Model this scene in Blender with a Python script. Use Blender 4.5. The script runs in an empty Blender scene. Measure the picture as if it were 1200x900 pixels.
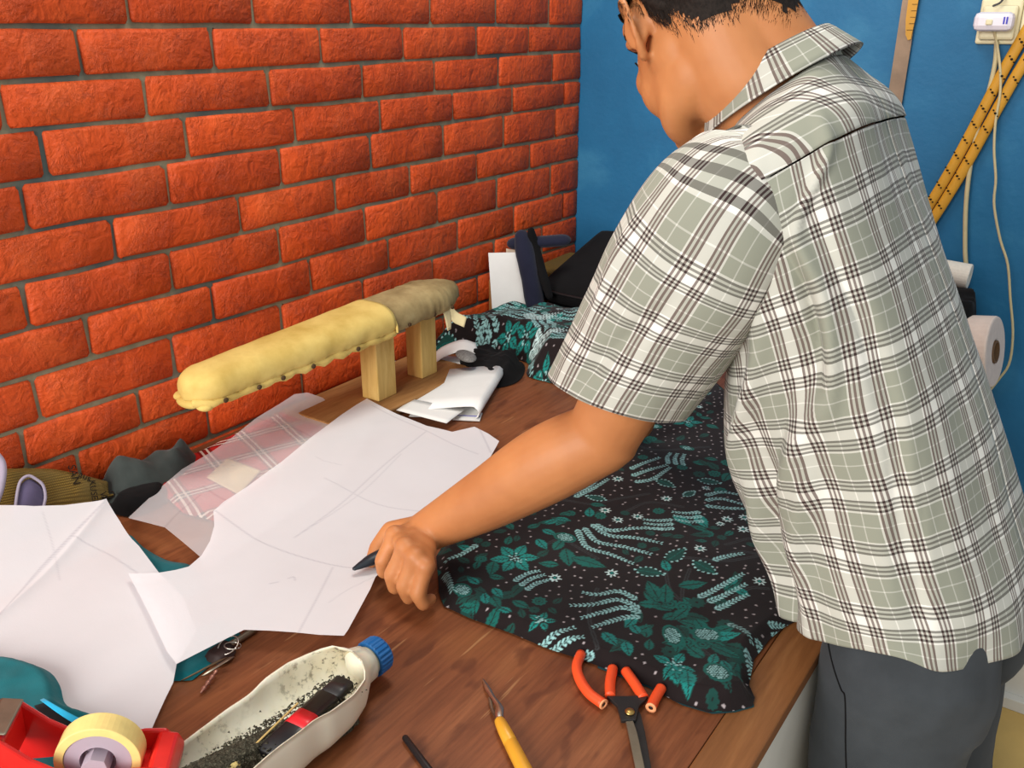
import bpy, bmesh, math, random
import numpy as np
from mathutils import Vector, Matrix, noise

random.seed(7)
rng = np.random.RandomState(7)
sc = bpy.context.scene
COL = sc.collection

# ------------------------------------------------------------------ camera
HEAD, PITCH, FPX = math.radians(34.9), math.radians(21.87), 1064.0
CAM = np.array([1.251, 0.0, 1.44])
cd = bpy.data.cameras.new('camera')
cd.sensor_width = 36.0
cd.lens = FPX / 1200 * 36
cd.clip_start = 0.02
cam = bpy.data.objects.new('camera', cd)
cam.location = CAM
cam.rotation_euler = (math.pi / 2 - PITCH, 0, HEAD)
COL.objects.link(cam)
sc.camera = cam

# ------------------------------------------------------------------ light
w = bpy.data.worlds.new('world')
sc.world = w
w.use_nodes = True
w.node_tree.nodes['Background'].inputs[0].default_value = (0.93, 0.97, 1.0, 1)
w.node_tree.nodes['Background'].inputs[1].default_value = 0.44

def area(name, loc, target, sx, sy, power, color):
    l = bpy.data.lights.new(name, 'AREA')
    l.shape = 'RECTANGLE'; l.size = sx; l.size_y = sy; l.energy = power; l.color = color
    o = bpy.data.objects.new(name, l)
    o.location = loc
    o.rotation_euler = (Vector(target) - Vector(loc)).to_track_quat('-Z', 'Y').to_euler()
    COL.objects.link(o)
    return o
area('shopfront_daylight', (0.55, -2.3, 2.05), (0.45, 1.0, 0.9), 1.9, 2.0, 118, (1.0, 0.96, 0.9))
area('overhead_fill', (0.42, 1.15, 2.7), (0.42, 1.15, 0.8), 0.6, 0.6, 13, (1.0, 0.93, 0.82))  # added fill, no real fixture: brightens the wall corner and the man's left

sc.view_settings.view_transform = 'Standard'
sc.view_settings.look = 'None'
sc.view_settings.exposure = 0.22
sc.view_settings.gamma = 1.0
sc.view_settings.use_curve_mapping = False

# ------------------------------------------------------------------ maths helpers
def ray(u, v):
    vy = 450.0 - v
    up = vy * math.cos(PITCH) - FPX * math.sin(PITCH)
    F = FPX * math.cos(PITCH) + vy * math.sin(PITCH)
    r = u - 600.0
    return np.array([r * math.cos(HEAD) - F * math.sin(HEAD), r * math.sin(HEAD) + F * math.cos(HEAD), up])
def atz(u, v, z=0.76):
    d = ray(u, v); return CAM + d * (z - CAM[2]) / d[2]
def aty(u, v, y):
    d = ray(u, v); return CAM + d * (y - CAM[1]) / d[1]
def atx(u, v, x):
    d = ray(u, v); return CAM + d * (x - CAM[0]) / d[0]
TZ = 0.76     # table top height

def tag(o, label=None, cat=None, group=None, kind=None):
    if label: o['label'] = label
    if cat: o['category'] = cat
    if group: o['group'] = group
    if kind: o['kind'] = kind
    return o
def empty(name, loc, label=None, cat=None, group=None, kind=None):
    o = bpy.data.objects.new(name, None)
    o.location = loc; o.empty_display_size = 0.02
    COL.objects.link(o)
    return tag(o, label, cat, group, kind)

def mk(name, verts, faces, mat, parent=None, smooth=True, col=None, uv=None, auto=None):
    me = bpy.data.meshes.new(name)
    verts = np.asarray(verts, dtype=float)
    if parent is not None:
        pl = np.array(parent_origin(parent))
        verts = verts - pl
    me.from_pydata(verts.tolist(), [], faces if isinstance(faces, list) else faces.tolist())
    me.update()
    if smooth:
        me.polygons.foreach_set('use_smooth', [True] * len(me.polygons))
    if col is not None:
        a = me.color_attributes.new('Col', 'FLOAT_COLOR', 'POINT')
        c = np.ones((len(verts), 4)); c[:, :col.shape[1]] = col
        a.data.foreach_set('color', c.ravel())
    if uv is not None:
        l = me.uv_layers.new(name='UVMap')
        idx = np.zeros(len(me.loops), dtype=np.int32)
        me.loops.foreach_get('vertex_index', idx)
        l.data.foreach_set('uv', np.asarray(uv)[idx].ravel())
    if mat: me.materials.append(mat)
    o = bpy.data.objects.new(name, me)
    COL.objects.link(o)
    if parent is not None: o.parent = parent
    if auto: 
        m = o.modifiers.new('bevel', 'BEVEL'); m.width = auto; m.segments = 2; m.limit_method = 'ANGLE'
    return o
def parent_origin(p):
    v = Vector(p.location)
    q = p.parent
    while q is not None:
        v = v + Vector(q.location); q = q.parent
    return v

def box_vf(cx, cy, cz, sx, sy, sz, rz=0.0):
    v = []
    c, s = math.cos(rz), math.sin(rz)
    for dz in (-.5, .5):
        for dx, dy in ((-.5, -.5), (.5, -.5), (.5, .5), (-.5, .5)):
            x, y = dx * sx, dy * sy
            v.append((cx + x * c - y * s, cy + x * s + y * c, cz + dz * sz))
    f = [(0, 3, 2, 1), (4, 5, 6, 7), (0, 1, 5, 4), (1, 2, 6, 5), (2, 3, 7, 6), (3, 0, 4, 7)]
    return v, f
def box(name, c, s, mat, parent=None, rz=0.0, bevel=0.002):
    v, f = box_vf(*c, *s, rz)
    return mk(name, v, f, mat, parent, smooth=False, auto=bevel)

def unit(a):
    a = np.asarray(a, float); n = np.linalg.norm(a)
    return a / n if n > 1e-12 else a
def crs(p, n):
    """Catmull-Rom resample of control rows p to n rows (any number of columns)."""
    p = np.asarray(p, float); m = len(p)
    if m == 2:
        t = np.linspace(0, 1, n)[:, None]; return p[0] * (1 - t) + p[1] * t
    q = np.vstack([2 * p[0] - p[1], p, 2 * p[-1] - p[-2]])
    out = []
    for t in np.linspace(0, m - 1, n):
        i = min(int(t), m - 2); f = t - i
        a, b, c, d = q[i], q[i + 1], q[i + 2], q[i + 3]
        out.append(.5 * ((2 * b) + (-a + c) * f + (2 * a - 5 * b + 4 * c - d) * f * f + (-a + 3 * b - 3 * c + d) * f ** 3))
    return np.array(out)
def loft(rings, cap=True, closed=True):
    m, n = len(rings), len(rings[0])
    V = np.vstack(rings); F = []
    k = n if closed else n - 1
    for i in range(m - 1):
        for j in range(k):
            a, b = i * n + j, i * n + (j + 1) % n
            F.append((a, b, b + n, a + n))
    if cap:
        c0 = len(V); V = np.vstack([V, rings[0].mean(0), rings[-1].mean(0)])
        for j in range(k):
            F.append((c0, (j + 1) % n, j)); F.append((c0 + 1, (m - 1) * n + j, (m - 1) * n + (j + 1) % n))
    return V, F
def tube_vf(pts, rad, n=12, flat=1.0, up=(0, 0, 1), round_ends=True, steps=None):
    pts = np.asarray(pts, float); rad = np.asarray(rad if np.ndim(rad) else [rad] * len(pts), float)
    if steps:
        q = crs(np.hstack([pts, rad[:, None]]), steps); pts, rad = q[:, :3], q[:, 3]
    T = np.gradient(pts, axis=0); T /= np.linalg.norm(T, axis=1)[:, None] + 1e-12
    if round_ends:
        e0 = []; r0 = []
        for a in (0.97, 0.8, 0.45):
            e0.append(pts[0] - T[0] * rad[0] * a); r0.append(rad[0] * math.sqrt(1 - a * a))
        e1 = []; r1 = []
        for a in (0.45, 0.8, 0.97):
            e1.append(pts[-1] + T[-1] * rad[-1] * a); r1.append(rad[-1] * math.sqrt(1 - a * a))
        T = np.vstack([[T[0]] * 3, T, [T[-1]] * 3]); pts = np.vstack([e0, pts, e1]); rad = np.concatenate([r0, rad, r1])
    N = np.cross(T[0], up)
    if np.linalg.norm(N) < 1e-4: N = np.cross(T[0], (1, 0, 0))
    N = unit(N); rings = []
    th = np.linspace(0, 2 * math.pi, n, endpoint=False)
    for p, t, r in zip(pts, T, rad):
        N = unit(N - t * np.dot(N, t)); B = np.cross(t, N)
        rings.append(p + r * (np.cos(th)[:, None] * N + flat * np.sin(th)[:, None] * B))
    return loft(rings)
def tube(name, pts, rad, mat, parent=None, n=12, flat=1.0, up=(0, 0, 1), steps=None, round_ends=True):
    v, f = tube_vf(pts, rad, n, flat, up, round_ends, steps)
    return mk(name, v, f, mat, parent)
def ell_vf(c, r, M=None, nu=20, nv=14):
    rings = []
    for i in range(1, nv):
        ph = math.pi * i / nv
        th = np.linspace(0, 2 * math.pi, nu, endpoint=False)
        p = np.stack([np.cos(th) * math.sin(ph) * r[0], np.sin(th) * math.sin(ph) * r[1], np.full(nu, -math.cos(ph) * r[2])], 1)
        if M is not None: p = p @ np.asarray(M).T
        rings.append(p + np.asarray(c))
    V, F = loft(rings)
    off = np.array([0, 0, r[2]])
    if M is not None: off = np.asarray(M) @ off
    V[-2] = np.asarray(c) - off; V[-1] = np.asarray(c) + off
    return V, F
def join_vf(parts):
    V = []; F = []; o = 0
    for v, f in parts:
        V.append(np.asarray(v, float)); F += [tuple(i + o for i in q) for q in f]; o += len(v)
    return np.vstack(V), F
def disc_vf(c, axis, r0, r1, h, n=24):
    """ring/cylinder around axis from inner radius r0 to r1, height h centred on c"""
    a = unit(axis); N = unit(np.cross(a, (0.3, 0.2, 1))); B = np.cross(a, N)
    th = np.linspace(0, 2 * math.pi, n, endpoint=False)
    d = np.cos(th)[:, None] * N + np.sin(th)[:, None] * B; c = np.asarray(c)
    if r0 <= 0:
        return loft([c - a * h / 2 + d * r1, c + a * h / 2 + d * r1])
    V, F = loft([c - a * h / 2 + d * r0, c - a * h / 2 + d * r1, c + a * h / 2 + d * r1, c + a * h / 2 + d * r0, c - a * h / 2 + d * r0], cap=False)
    return V, F

# ------------------------------------------------------------------ materials
def s2l(c):
    return tuple(((x / 255) / 12.92 if x / 255 <= .04045 else ((x / 255 + .055) / 1.055) ** 2.4) for x in c)
class NT:
    def __init__(self, name, rough=.6, spec=.35):
        self.m = bpy.data.materials.new(name); self.m.use_nodes = True
        self.t = self.m.node_tree; self.b = self.t.nodes['Principled BSDF']
        self.b.inputs['Roughness'].default_value = rough
        self.b.inputs['Specular IOR Level'].default_value = spec
    def n(self, typ, **kw):
        x = self.t.nodes.new(typ)
        for k, v in kw.items(): setattr(x, k, v)
        return x
    def l(self, a, b): self.t.links.new(a, b)
    def coord(self, which='Object', scale=(1, 1, 1), rot=(0, 0, 0)):
        tc = self.n('ShaderNodeTexCoord'); mp = self.n('ShaderNodeMapping')
        mp.inputs['Scale'].default_value = scale; mp.inputs['Rotation'].default_value = rot
        self.l(tc.outputs[which], mp.inputs[0]); return mp.outputs[0]
    def noise(self, vec, scale=5, detail=4, rough=.55, dist=0):
        x = self.n('ShaderNodeTexNoise'); x.inputs['Scale'].default_value = scale; x.inputs['Detail'].default_value = detail
        x.inputs['Roughness'].default_value = rough; x.inputs['Distortion'].default_value = dist
        if vec is not None: self.l(vec, x.inputs['Vector'])
        return x.outputs['Fac']
    def ramp(self, fac, stops, interp='LINEAR'):
        r = self.n('ShaderNodeValToRGB'); r.color_ramp.interpolation = interp
        e = r.color_ramp.elements
        while len(e) < len(stops): e.new(.5)
        for k, (p, c) in enumerate(stops):
            e[k].position = p; e[k].color = (*c, 1) if len(c) == 3 else c
        self.l(fac, r.inputs[0]); return r.outputs[0]
    def mix(self, a, b, fac, mode='MIX'):
        x = self.n('ShaderNodeMix', data_type='RGBA', blend_type=mode)
        for s, v in ((x.inputs[6], a), (x.inputs[7], b), (x.inputs[0], fac)):
            if hasattr(v, 'is_linked') or hasattr(v, 'links'): self.l(v, s)
            else: s.default_value = v if not isinstance(v, tuple) else (*v, 1)
        return x.outputs[2]
    def math(self, op, a, b=None):
        x = self.n('ShaderNodeMath', operation=op)
        for s, v in ((x.inputs[0], a), (x.inputs[1], b)):
            if v is None: continue
            if hasattr(v, 'links'): self.l(v, s)
            else: s.default_value = v
        return x.outputs[0]
    def bump(self, h, strength=.3, dist=.002):
        x = self.n('ShaderNodeBump'); x.inputs['Strength'].default_value = strength; x.inputs['Distance'].default_value = dist
        self.l(h, x.inputs['Height']); self.l(x.outputs[0], self.b.inputs['Normal']); return x
    def color(self, c):
        s = self.b.inputs['Base Color']
        if hasattr(c, 'links'): self.l(c, s)
        else: s.default_value = (*c, 1)
def simple(name, c, rough=.6, spec=.35, var=.12, nscale=40, bump=.15, bd=.0008, metal=0):
    t = NT(name, rough, spec); c = s2l(c)
    v = t.coord(); f = t.noise(v, nscale, 5)
    a = tuple(x * (1 - var) for x in c); b = tuple(min(1, x * (1 + var)) for x in c)
    t.color(t.ramp(f, [(.3, a), (.7, b)]))
    if bump: t.bump(f, bump, bd)
    t.b.inputs['Metallic'].default_value = metal
    return t.m
def fabric(name, c, var=.18, thread=900, rough=.9, sheen=.15):
    t = NT(name, rough, .12); c = s2l(c)
    v = t.coord(); f = t.noise(v, 25, 4); g = t.noise(v, thread, 2)
    a = tuple(x * (1 - var) for x in c); b = tuple(min(1, x * (1 + var)) for x in c)
    t.color(t.ramp(f, [(.3, a), (.7, b)])); t.bump(g, .35, .0006)
    t.b.inputs['Sheen Weight'].default_value = sheen
    return t.m

M = {}
def build_mats():
    # painted brick
    t = NT('orange_painted_brick', .5, .3)
    v = t.coord('Object'); geo = t.n('ShaderNodeNewGeometry'); pos = geo.outputs['Position']
    oi = t.n('ShaderNodeObjectInfo')
    big = t.noise(pos, 9, 4); fine = t.noise(pos, 60, 6, .6, .4); pit = t.noise(pos, 38, 3, .5, 1.2)
    base = t.ramp(big, [(.25, s2l((204, 74, 26))), (.55, s2l((220, 86, 33))), (.8, s2l((234, 102, 46)))])
    rn = t.ramp(oi.outputs['Random'], [(0, (.86, .82, .8)), (1, (1.08, 1.1, 1.1))])
    c1 = t.mix(base, rn, 1.0, 'MULTIPLY')
    pitm = t.ramp(pit, [(.30, (1, 1, 1)), (.42, (0, 0, 0))])
    c2 = t.mix(c1, s2l((140, 52, 28)), t.math('MULTIPLY', pitm, .35))
    t.color(c2)
    patch = t.ramp(t.noise(pos, 14, 2), [(.42, (.15, .15, .15)), (.62, (1, 1, 1))])
    rel = t.math('MULTIPLY', t.noise(pos, 120, 5, .7, .6), patch)
    hh = t.math('ADD', t.math('ADD', t.math('MULTIPLY', fine, .35), rel), t.math('MULTIPLY', pit, .8))
    t.bump(hh, 1.0, .0062)
    M['brick'] = t.m
    t = NT('grey_green_mortar', .85, .15)
    g = t.n('ShaderNodeNewGeometry'); f = t.noise(g.outputs['Position'], 30, 5)
    f2 = t.noise(g.outputs['Position'], 5, 2)
    t.color(t.mix(t.ramp(f, [(.3, s2l((128, 124, 100))), (.7, s2l((162, 156, 128)))]), s2l((70, 96, 100)), t.ramp(f2, [(.48, (0, 0, 0)), (.68, (.8, .8, .8))])))
    t.bump(f, .6, .003); M['mortar'] = t.m
    t = NT('blue_painted_plaster', .55, .3)
    g = t.n('ShaderNodeNewGeometry'); f = t.noise(g.outputs['Position'], 4, 5, .6, .3); f2 = t.noise(g.outputs['Position'], 90, 4)
    t.color(t.ramp(f, [(.25, s2l((28, 96, 140))), (.55, s2l((34, 108, 154))), (.8, s2l((62, 134, 174)))]))
    t.bump(t.math('ADD', f2, f), .35, .002); M['blue'] = t.m
    # table top wood
    t = NT('reddish_plywood', .42, .4)
    v = t.coord('Object', (14, 1.6, 4)); vb = t.coord('Object', (90, 5, 30)); vo = t.coord('Object')
    g1 = t.noise(v, 1.6, 6, .6, .5); g2 = t.noise(vb, 2.0, 5, .7); g3 = t.noise(vo, 5, 4); 
    base = t.ramp(g1, [(.25, s2l((102, 54, 30))), (.5, s2l((128, 74, 44))), (.75, s2l((148, 92, 58)))])
    c = t.mix(base, t.ramp(g2, [(.32, (.58, .54, .50)), (.6, (1.08, 1.08, 1.08))]), .7, 'MULTIPLY')
    spots = t.ramp(t.noise(t.coord('Object', (40, 14, 10)), 1.3, 2, .4), [(.59, (0, 0, 0)), (.68, (.6, .6, .6))])
    c = t.mix(c, s2l((82, 40, 22)), spots)
    c = t.mix(c, s2l((150, 96, 52)), t.ramp(g3, [(.5, (0, 0, 0)), (.72, (.5, .5, .5))]))
    scr = t.ramp(t.noise(t.coord('Object', (160, 9, 10), (0, 0, .12)), 1.1, 2, .4), [(.71, (0, 0, 0)), (.75, (.3, .3, .3))])
    c = t.mix(c, s2l((208, 160, 110)), scr)
    t.color(c); t.bump(g2, .15, .0008)
    M['wood'] = t.m
    def wood(name, a, b, rough=.6, sc_=(6, 40, 40)):
        t = NT(name, rough, .3); f = t.noise(t.coord('Object', sc_), 2.0, 5, .6, .6)
        t.color(t.ramp(f, [(.3, s2l(a)), (.7, s2l(b))])); t.bump(f, .2, .001); return t.m
    M['pine'] = wood('pale_pine', (200, 160, 84), (226, 192, 118), .6, (40, 40, 6))
    M['board'] = wood('brown_board', (142, 98, 54), (176, 130, 80), .6, (40, 5, 40))
    M['edge'] = wood('pale_edge_wood', (150, 100, 58), (190, 140, 88), .55, (30, 3, 30))
    M['white_paint'] = simple('white_paint', (222, 222, 216), .5, .3, .05, 12)
    M['tile'] = simple('cream_floor_tile', (214, 178, 104), .3, .5, .12, 6, .05)
    M['grout'] = simple('dark_grout', (60, 48, 34), .9)
    # plaid shirting
    def plaid(name):
        t = NT(name, .85, .15)
        uv = t.n('ShaderNodeTexCoord').outputs['UV']
        nz = t.n('ShaderNodeTexNoise'); nz.inputs['Scale'].default_value = 9; nz.inputs['Detail'].default_value = 1
        t.l(uv, nz.inputs['Vector'])
        off = t.n('ShaderNodeVectorMath', operation='MULTIPLY_ADD')
        t.l(nz.outputs['Color'], off.inputs[0]); off.inputs[1].default_value = (.010, .010, 0); t.l(uv, off.inputs[2])
        sep = t.n('ShaderNodeSeparateXYZ'); t.l(off.outputs[0], sep.inputs[0])
        W0, W1 = (0, 0, 0), (1, 1, 1)
        white = [(0, W0), (.215, (.6,) * 3), (.235, W0), (.43, W1), (.462, (.5,) * 3), (.637, W1), (.79, (.5,) * 3), (.965, W1), (.995, W0)]
        d = (1, 1, 1)
        dark = [(0, W0), (.462, d), (.497, W0), (.532, d), (.567, W0), (.602, d), (.637, W0), (.790, d), (.825, W0), (.860, d), (.895, W0), (.930, d), (.965, W0)]
        ws = []; ks = []
        for ax in (0, 1):
            fr = t.math('FRACT', t.math('DIVIDE', sep.outputs[ax], .071 if ax == 0 else .068))
            ws.append(t.ramp(fr, white, 'CONSTANT')); ks.append(t.ramp(fr, dark, 'CONSTANT'))
        wsum = t.math('MULTIPLY', t.math('ADD', ws[0], ws[1]), .5)
        c = t.mix(s2l((144, 146, 132)), s2l((228, 226, 218)), wsum)
        c = t.mix(c, s2l((70, 66, 60)), t.math('MULTIPLY', ks[1], .70))
        c = t.mix(c, s2l((78, 46, 44)), t.math('MULTIPLY', ks[0], .74))
        both = t.math('MULTIPLY', ks[0], ks[1]); c = t.mix(c, s2l((40, 26, 28)), t.math('MULTIPLY', both, .8))
        t.color(c)
        t.bump(t.noise(uv, 1400, 2), .2, .0004); t.b.inputs['Sheen Weight'].default_value = .1
        return t.m
    M['plaid'] = plaid('grey_white_check_shirting')
    # red tartan
    t = NT('red_tartan', .85, .15)
    sep = t.n('ShaderNodeSeparateXYZ'); t.l(t.coord('Object', (1, 1, 1), (0, 0, .35)), sep.inputs[0])
    ks = []; ws = []
    for ax in (0, 1):
        fr = t.math('FRACT', t.math('DIVIDE', sep.outputs[ax], .075))
        ks.append(t.ramp(fr, [(0, (0, 0, 0)), (.42, (1, 1, 1)), (.72, (0, 0, 0))], 'CONSTANT'))
        ws.append(t.ramp(fr, [(0, (0, 0, 0)), (.48, (1, 1, 1)), (.53, (0, 0, 0)), (.61, (1, 1, 1)), (.66, (0, 0, 0))], 'CONSTANT'))
    c = t.mix(s2l((196, 40, 36)), s2l((20, 18, 22)), t.math('MULTIPLY', t.math('ADD', ks[0], ks[1]), .5))
    c = t.mix(c, s2l((236, 226, 210)), t.math('MINIMUM', t.math('ADD', t.math('MULTIPLY', ws[0], .8), t.math('MULTIPLY', ws[1], .8)), 1.0))
    t.color(c); M['tartan'] = t.m
    # vertex-coloured printed cloth
    def vcol(name, rough=.85, spec=.2, bump=.25, thread=1100):
        t = NT(name, rough, spec)
        a = t.n('ShaderNodeVertexColor'); a.layer_name = 'Col'
        f = t.noise(t.coord(), 60, 3)
        t.color(t.mix(a.outputs[0], t.ramp(f, [(.3, (.85, .85, .85)), (.7, (1.1, 1.1, 1.1))]), 1.0, 'MULTIPLY'))
        t.bump(t.noise(t.coord(), thread, 2), bump, .0006)
        t.b.inputs['Sheen Weight'].default_value = .08
        return t.m
    M['batik'] = vcol('batik_cotton')
    # translucent pattern paper
    def paper(name, alpha, tint=(250, 249, 253)):
        t = NT(name, .7, .15)
        a = t.n('ShaderNodeVertexColor'); a.layer_name = 'Col'
        f = t.noise(t.coord(), 14, 4, .6); fb = t.noise(t.coord(), 300, 3)
        c = t.mix(s2l(tint), s2l(tuple(x * .95 for x in tint)), f)
        c = t.mix(c, a.outputs[0], 1.0, 'MULTIPLY'); t.color(c)
        t.bump(t.math('ADD', fb, t.math('MULTIPLY', f, 3)), .12, .001)
        tr = t.n('ShaderNodeBsdfTransparent'); tl = t.n('ShaderNodeBsdfTranslucent'); t.l(c, tl.inputs[0])
        m1 = t.n('ShaderNodeMixShader'); m1.inputs[0].default_value = .08
        t.l(t.b.outputs[0], m1.inputs[1]); t.l(tl.outputs[0], m1.inputs[2])
        m2 = t.n('ShaderNodeMixShader')
        al = t.math('ADD', t.math('MULTIPLY', f, .16), alpha - .08); t.l(al, m2.inputs[0])
        t.l(tr.outputs[0], m2.inputs[1]); t.l(m1.outputs[0], m2.inputs[2])
        out = t.t.nodes['Material Output']; t.l(m2.outputs[0], out.inputs[0])
        return t.m
    M['paper'] = paper('translucent_pattern_paper', .83)
    M['paper_thin'] = paper('thin_pattern_paper', .48)
    M['white_paper'] = simple('white_paper', (232, 232, 230), .7, .2, .03, 20, .1)
    M['tan_paper'] = simple('yellowed_paper', (214, 198, 176), .7, .2, .08, 20, .1)
    # skin
    t = NT('brown_skin', .5, .35)
    v = t.coord('Object'); f = t.noise(v, 8, 4); g = t.noise(v, 500, 3)
    t.color(t.ramp(f, [(.3, s2l((172, 108, 66))), (.7, s2l((200, 134, 84)))]))
    t.b.inputs['Subsurface Weight'].default_value = .12
    t.b.inputs['Subsurface Radius'].default_value = (.012, .005, .003)
    t.b.inputs['Subsurface Scale'].default_value = 1.0
    t.bump(g, .12, .0006); M['skin'] = t.m
    M['hair'] = simple('black_hair', (34, 27, 23), .75, .2, .45, 260, .6, .002)
    M['trouser'] = fabric('charcoal_trouser_cloth', (62, 66, 70), .12, 1200, .9, .05)
    # yellow cover
    t = NT('yellow_cotton_cover', .85, .15); v = t.coord(); f = t.noise(v, 12, 5, .6); g = t.noise(v, 800, 2)
    t.color(t.ramp(f, [(.3, s2l((196, 164, 84))), (.6, s2l((224, 196, 116))), (.8, s2l((206, 176, 96)))]))
    t.bump(t.math('ADD', g, t.math('MULTIPLY', f, 2)), .3, .001); M['yellow_cloth'] = t.m
    t = NT('stained_old_cover', .85, .15); v = t.coord(); f = t.noise(v, 18, 5, .6); g = t.noise(v, 800, 2)
    t.color(t.ramp(f, [(.3, s2l((128, 108, 72))), (.6, s2l((172, 152, 108))), (.8, s2l((192, 176, 132)))]))
    t.bump(t.math('ADD', g, t.math('MULTIPLY', f, 2)), .3, .001); M['old_cloth'] = t.m
    M['pale_cloth'] = fabric('pale_cloth_scrap', (220, 206, 160), .08)
    M['black_cloth'] = fabric('black_cloth', (19, 18, 19), .15, 900, .9, .03)
    M['navy_cloth'] = fabric('navy_cloth', (34, 36, 54), .15)
    M['grey_cloth'] = fabric('dark_grey_green_cloth', (62, 68, 66), .2)
    M['teal_cloth'] = fabric('teal_cloth', (10, 100, 108), .2)
    M['teal_dark'] = fabric('dark_teal_cloth', (24, 66, 72), .2)
    M['aqua'] = fabric('bright_blue_trim', (38, 164, 206), .1)
    M['purple_cloth'] = fabric('faded_purple_cloth', (92, 84, 112), .15)
    M['lilac'] = fabric('lilac_edge_cloth', (170, 160, 178), .1)
    # burlap
    t = NT('brown_mesh_cloth', .8, .2)
    v = t.coord('Object', (1, 1, 1), (0, 0, .1)); wv = t.n('ShaderNodeTexWave'); wv.inputs['Scale'].default_value = 150; wv.bands_direction = 'X'
    wv2 = t.n('ShaderNodeTexWave'); wv2.inputs['Scale'].default_value = 150; wv2.bands_direction = 'Y'
    t.l(v, wv.inputs[0]); t.l(v, wv2.inputs[0])
    mm = t.math('MULTIPLY', wv.outputs['Fac'], wv2.outputs['Fac'])
    big = t.noise(v, 12, 3)
    c = t.mix(t.ramp(mm, [(.1, s2l((92, 70, 28))), (.6, s2l((164, 134, 66)))]), s2l((110, 92, 52)), t.ramp(big, [(.45, (0, 0, 0)), (.6, (.8, .8, .8))]))
    t.color(c); t.bump(mm, .5, .001); M['burlap'] = t.m
    M['ink'] = simple('black_ink', (28, 22, 16), .7, .2, .1, 30, 0)
    M['steel'] = simple('bright_steel', (200, 196, 188), .28, .5, .1, 60, .05, .0003, 1)
    M['dull_steel'] = simple('dull_steel', (150, 142, 126), .42, .5, .2, 30, .1, .0005, 1)
    M['tarnished'] = simple('tarnished_steel', (138, 116, 96), .5, .4, .25, 14, .1, .0005, .3)
    M['black_metal'] = simple('blackened_steel', (34, 32, 32), .4, .5, .2, 60)
    M['brass'] = simple('brass', (190, 160, 96), .35, .5, .1, 60, 0, 0, 1)
    M['rust'] = simple('rusty_nail', (74, 56, 36), .8, .2, .3, 200)
    M['orange_rubber'] = simple('orange_rubber', (240, 84, 40), .45, .4, .06, 30, .05)
    M['orange_cut'] = simple('pale_orange_rim', (255, 170, 120), .5)
    M['amber'] = simple('amber_handle', (212, 152, 46), .35, .5, .08, 30, .04)
    M['black_plastic'] = simple('black_plastic', (24, 22, 24), .35, .5, .15, 60, .05)
    M['blue_cap'] = simple('blue_cap_plastic', (16, 96, 160), .4, .45, .08, 40, .05)
    # red translucent-ish plastic
    t = NT('red_plastic', .25, .5); f = t.noise(t.coord(), 20, 3); t.color(t.ramp(f, [(.3, s2l((206, 24, 22))), (.7, s2l((232, 44, 38)))]))
    t.b.inputs['Subsurface Weight'].default_value = .2; t.b.inputs['Subsurface Radius'].default_value = (.01, .002, .002); M['red_plastic'] = t.m
    M['tape'] = simple('cream_tape', (246, 220, 140), .35, .4, .06, 80, .05)
    t = NT('lilac_clear_hub', .3, .5); t.color(s2l((206, 190, 204))); t.b.inputs['Transmission Weight'].default_value = .25; M['hub'] = t.m
    # grubby white plastic bottle
    t = NT('white_bottle_plastic', .35, .4); v = t.coord()
    sp = t.ramp(t.noise(v, 110, 5, .7), [(.53, (0, 0, 0)), (.62, (1, 1, 1))]); bg = t.ramp(t.noise(v, 14, 4), [(.40, (0, 0, 0)), (.65, (1, 1, 1))])
    geo = t.n('ShaderNodeNewGeometry')
    a = t.n('ShaderNodeVertexColor'); a.layer_name = 'Col'
    spin = t.math('MULTIPLY', t.math('MULTIPLY', sp, bg), a.outputs[0])
    c = t.mix(s2l((236, 228, 206)), s2l((196, 182, 144)), t.math('MULTIPLY', a.outputs[0], t.math('MULTIPLY', bg, .6)))
    c = t.mix(c, s2l((60, 56, 48)), t.math('MULTIPLY', spin, .85)); t.color(c)
    t.b.inputs['Subsurface Weight'].default_value = .1; M['bottle'] = t.m
    t = NT('grey_ash', .95, .1); f = t.noise(t.coord(), 500, 4, .7)
    t.color(t.ramp(f, [(.3, s2l((38, 36, 30))), (.55, s2l((92, 88, 74))), (.75, s2l((150, 144, 122)))])); t.bump(f, 1.0, .004); M['ash'] = t.m
    M['ash_dark'] = simple('dark_ash_flake', (52, 52, 44), .95, .1, .5, 300)
    M['red_print'] = simple('red_band', (206, 32, 40), .35, .5)
    M['match_wood'] = simple('match_wood', (206, 176, 110), .7)
    M['filter_tan'] = simple('tan_filter_paper', (196, 130, 50), .7, .2, .2, 300)
    M['butt_pale'] = simple('pale_cotton_butt', (222, 200, 130), .8, .2, .2, 300)
    M['cream_plastic'] = simple('cream_plastic', (232, 222, 184), .4, .4, .03, 30, .02)
    M['lilac_plastic'] = simple('white_lilac_plastic', (236, 230, 240), .35, .4, .02, 30, .02)
    M['blue_ink'] = simple('blue_ink', (70, 70, 190), .5)
    M['cord'] = simple('cream_cord', (206, 192, 150), .5, .35, .06, 60, .02)
    M['grey_cord'] = simple('dark_grey_cord', (70, 70, 70), .5)
    # yellow striped ruler wood
    M['rule_yellow'] = simple('yellow_rule_wood', (206, 150, 46), .5, .35, .14, 14, .1)
    M['roll_white'] = simple('pinkish_white_roll', (226, 208, 196), .8, .2, .06, 60, .2)
    M['thread_white'] = simple('white_thread', (232, 226, 214), .8, .2, .05, 200, .3)
    M['card_tube'] = simple('brown_card_tube', (120, 92, 66), .8)
build_mats()

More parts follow.
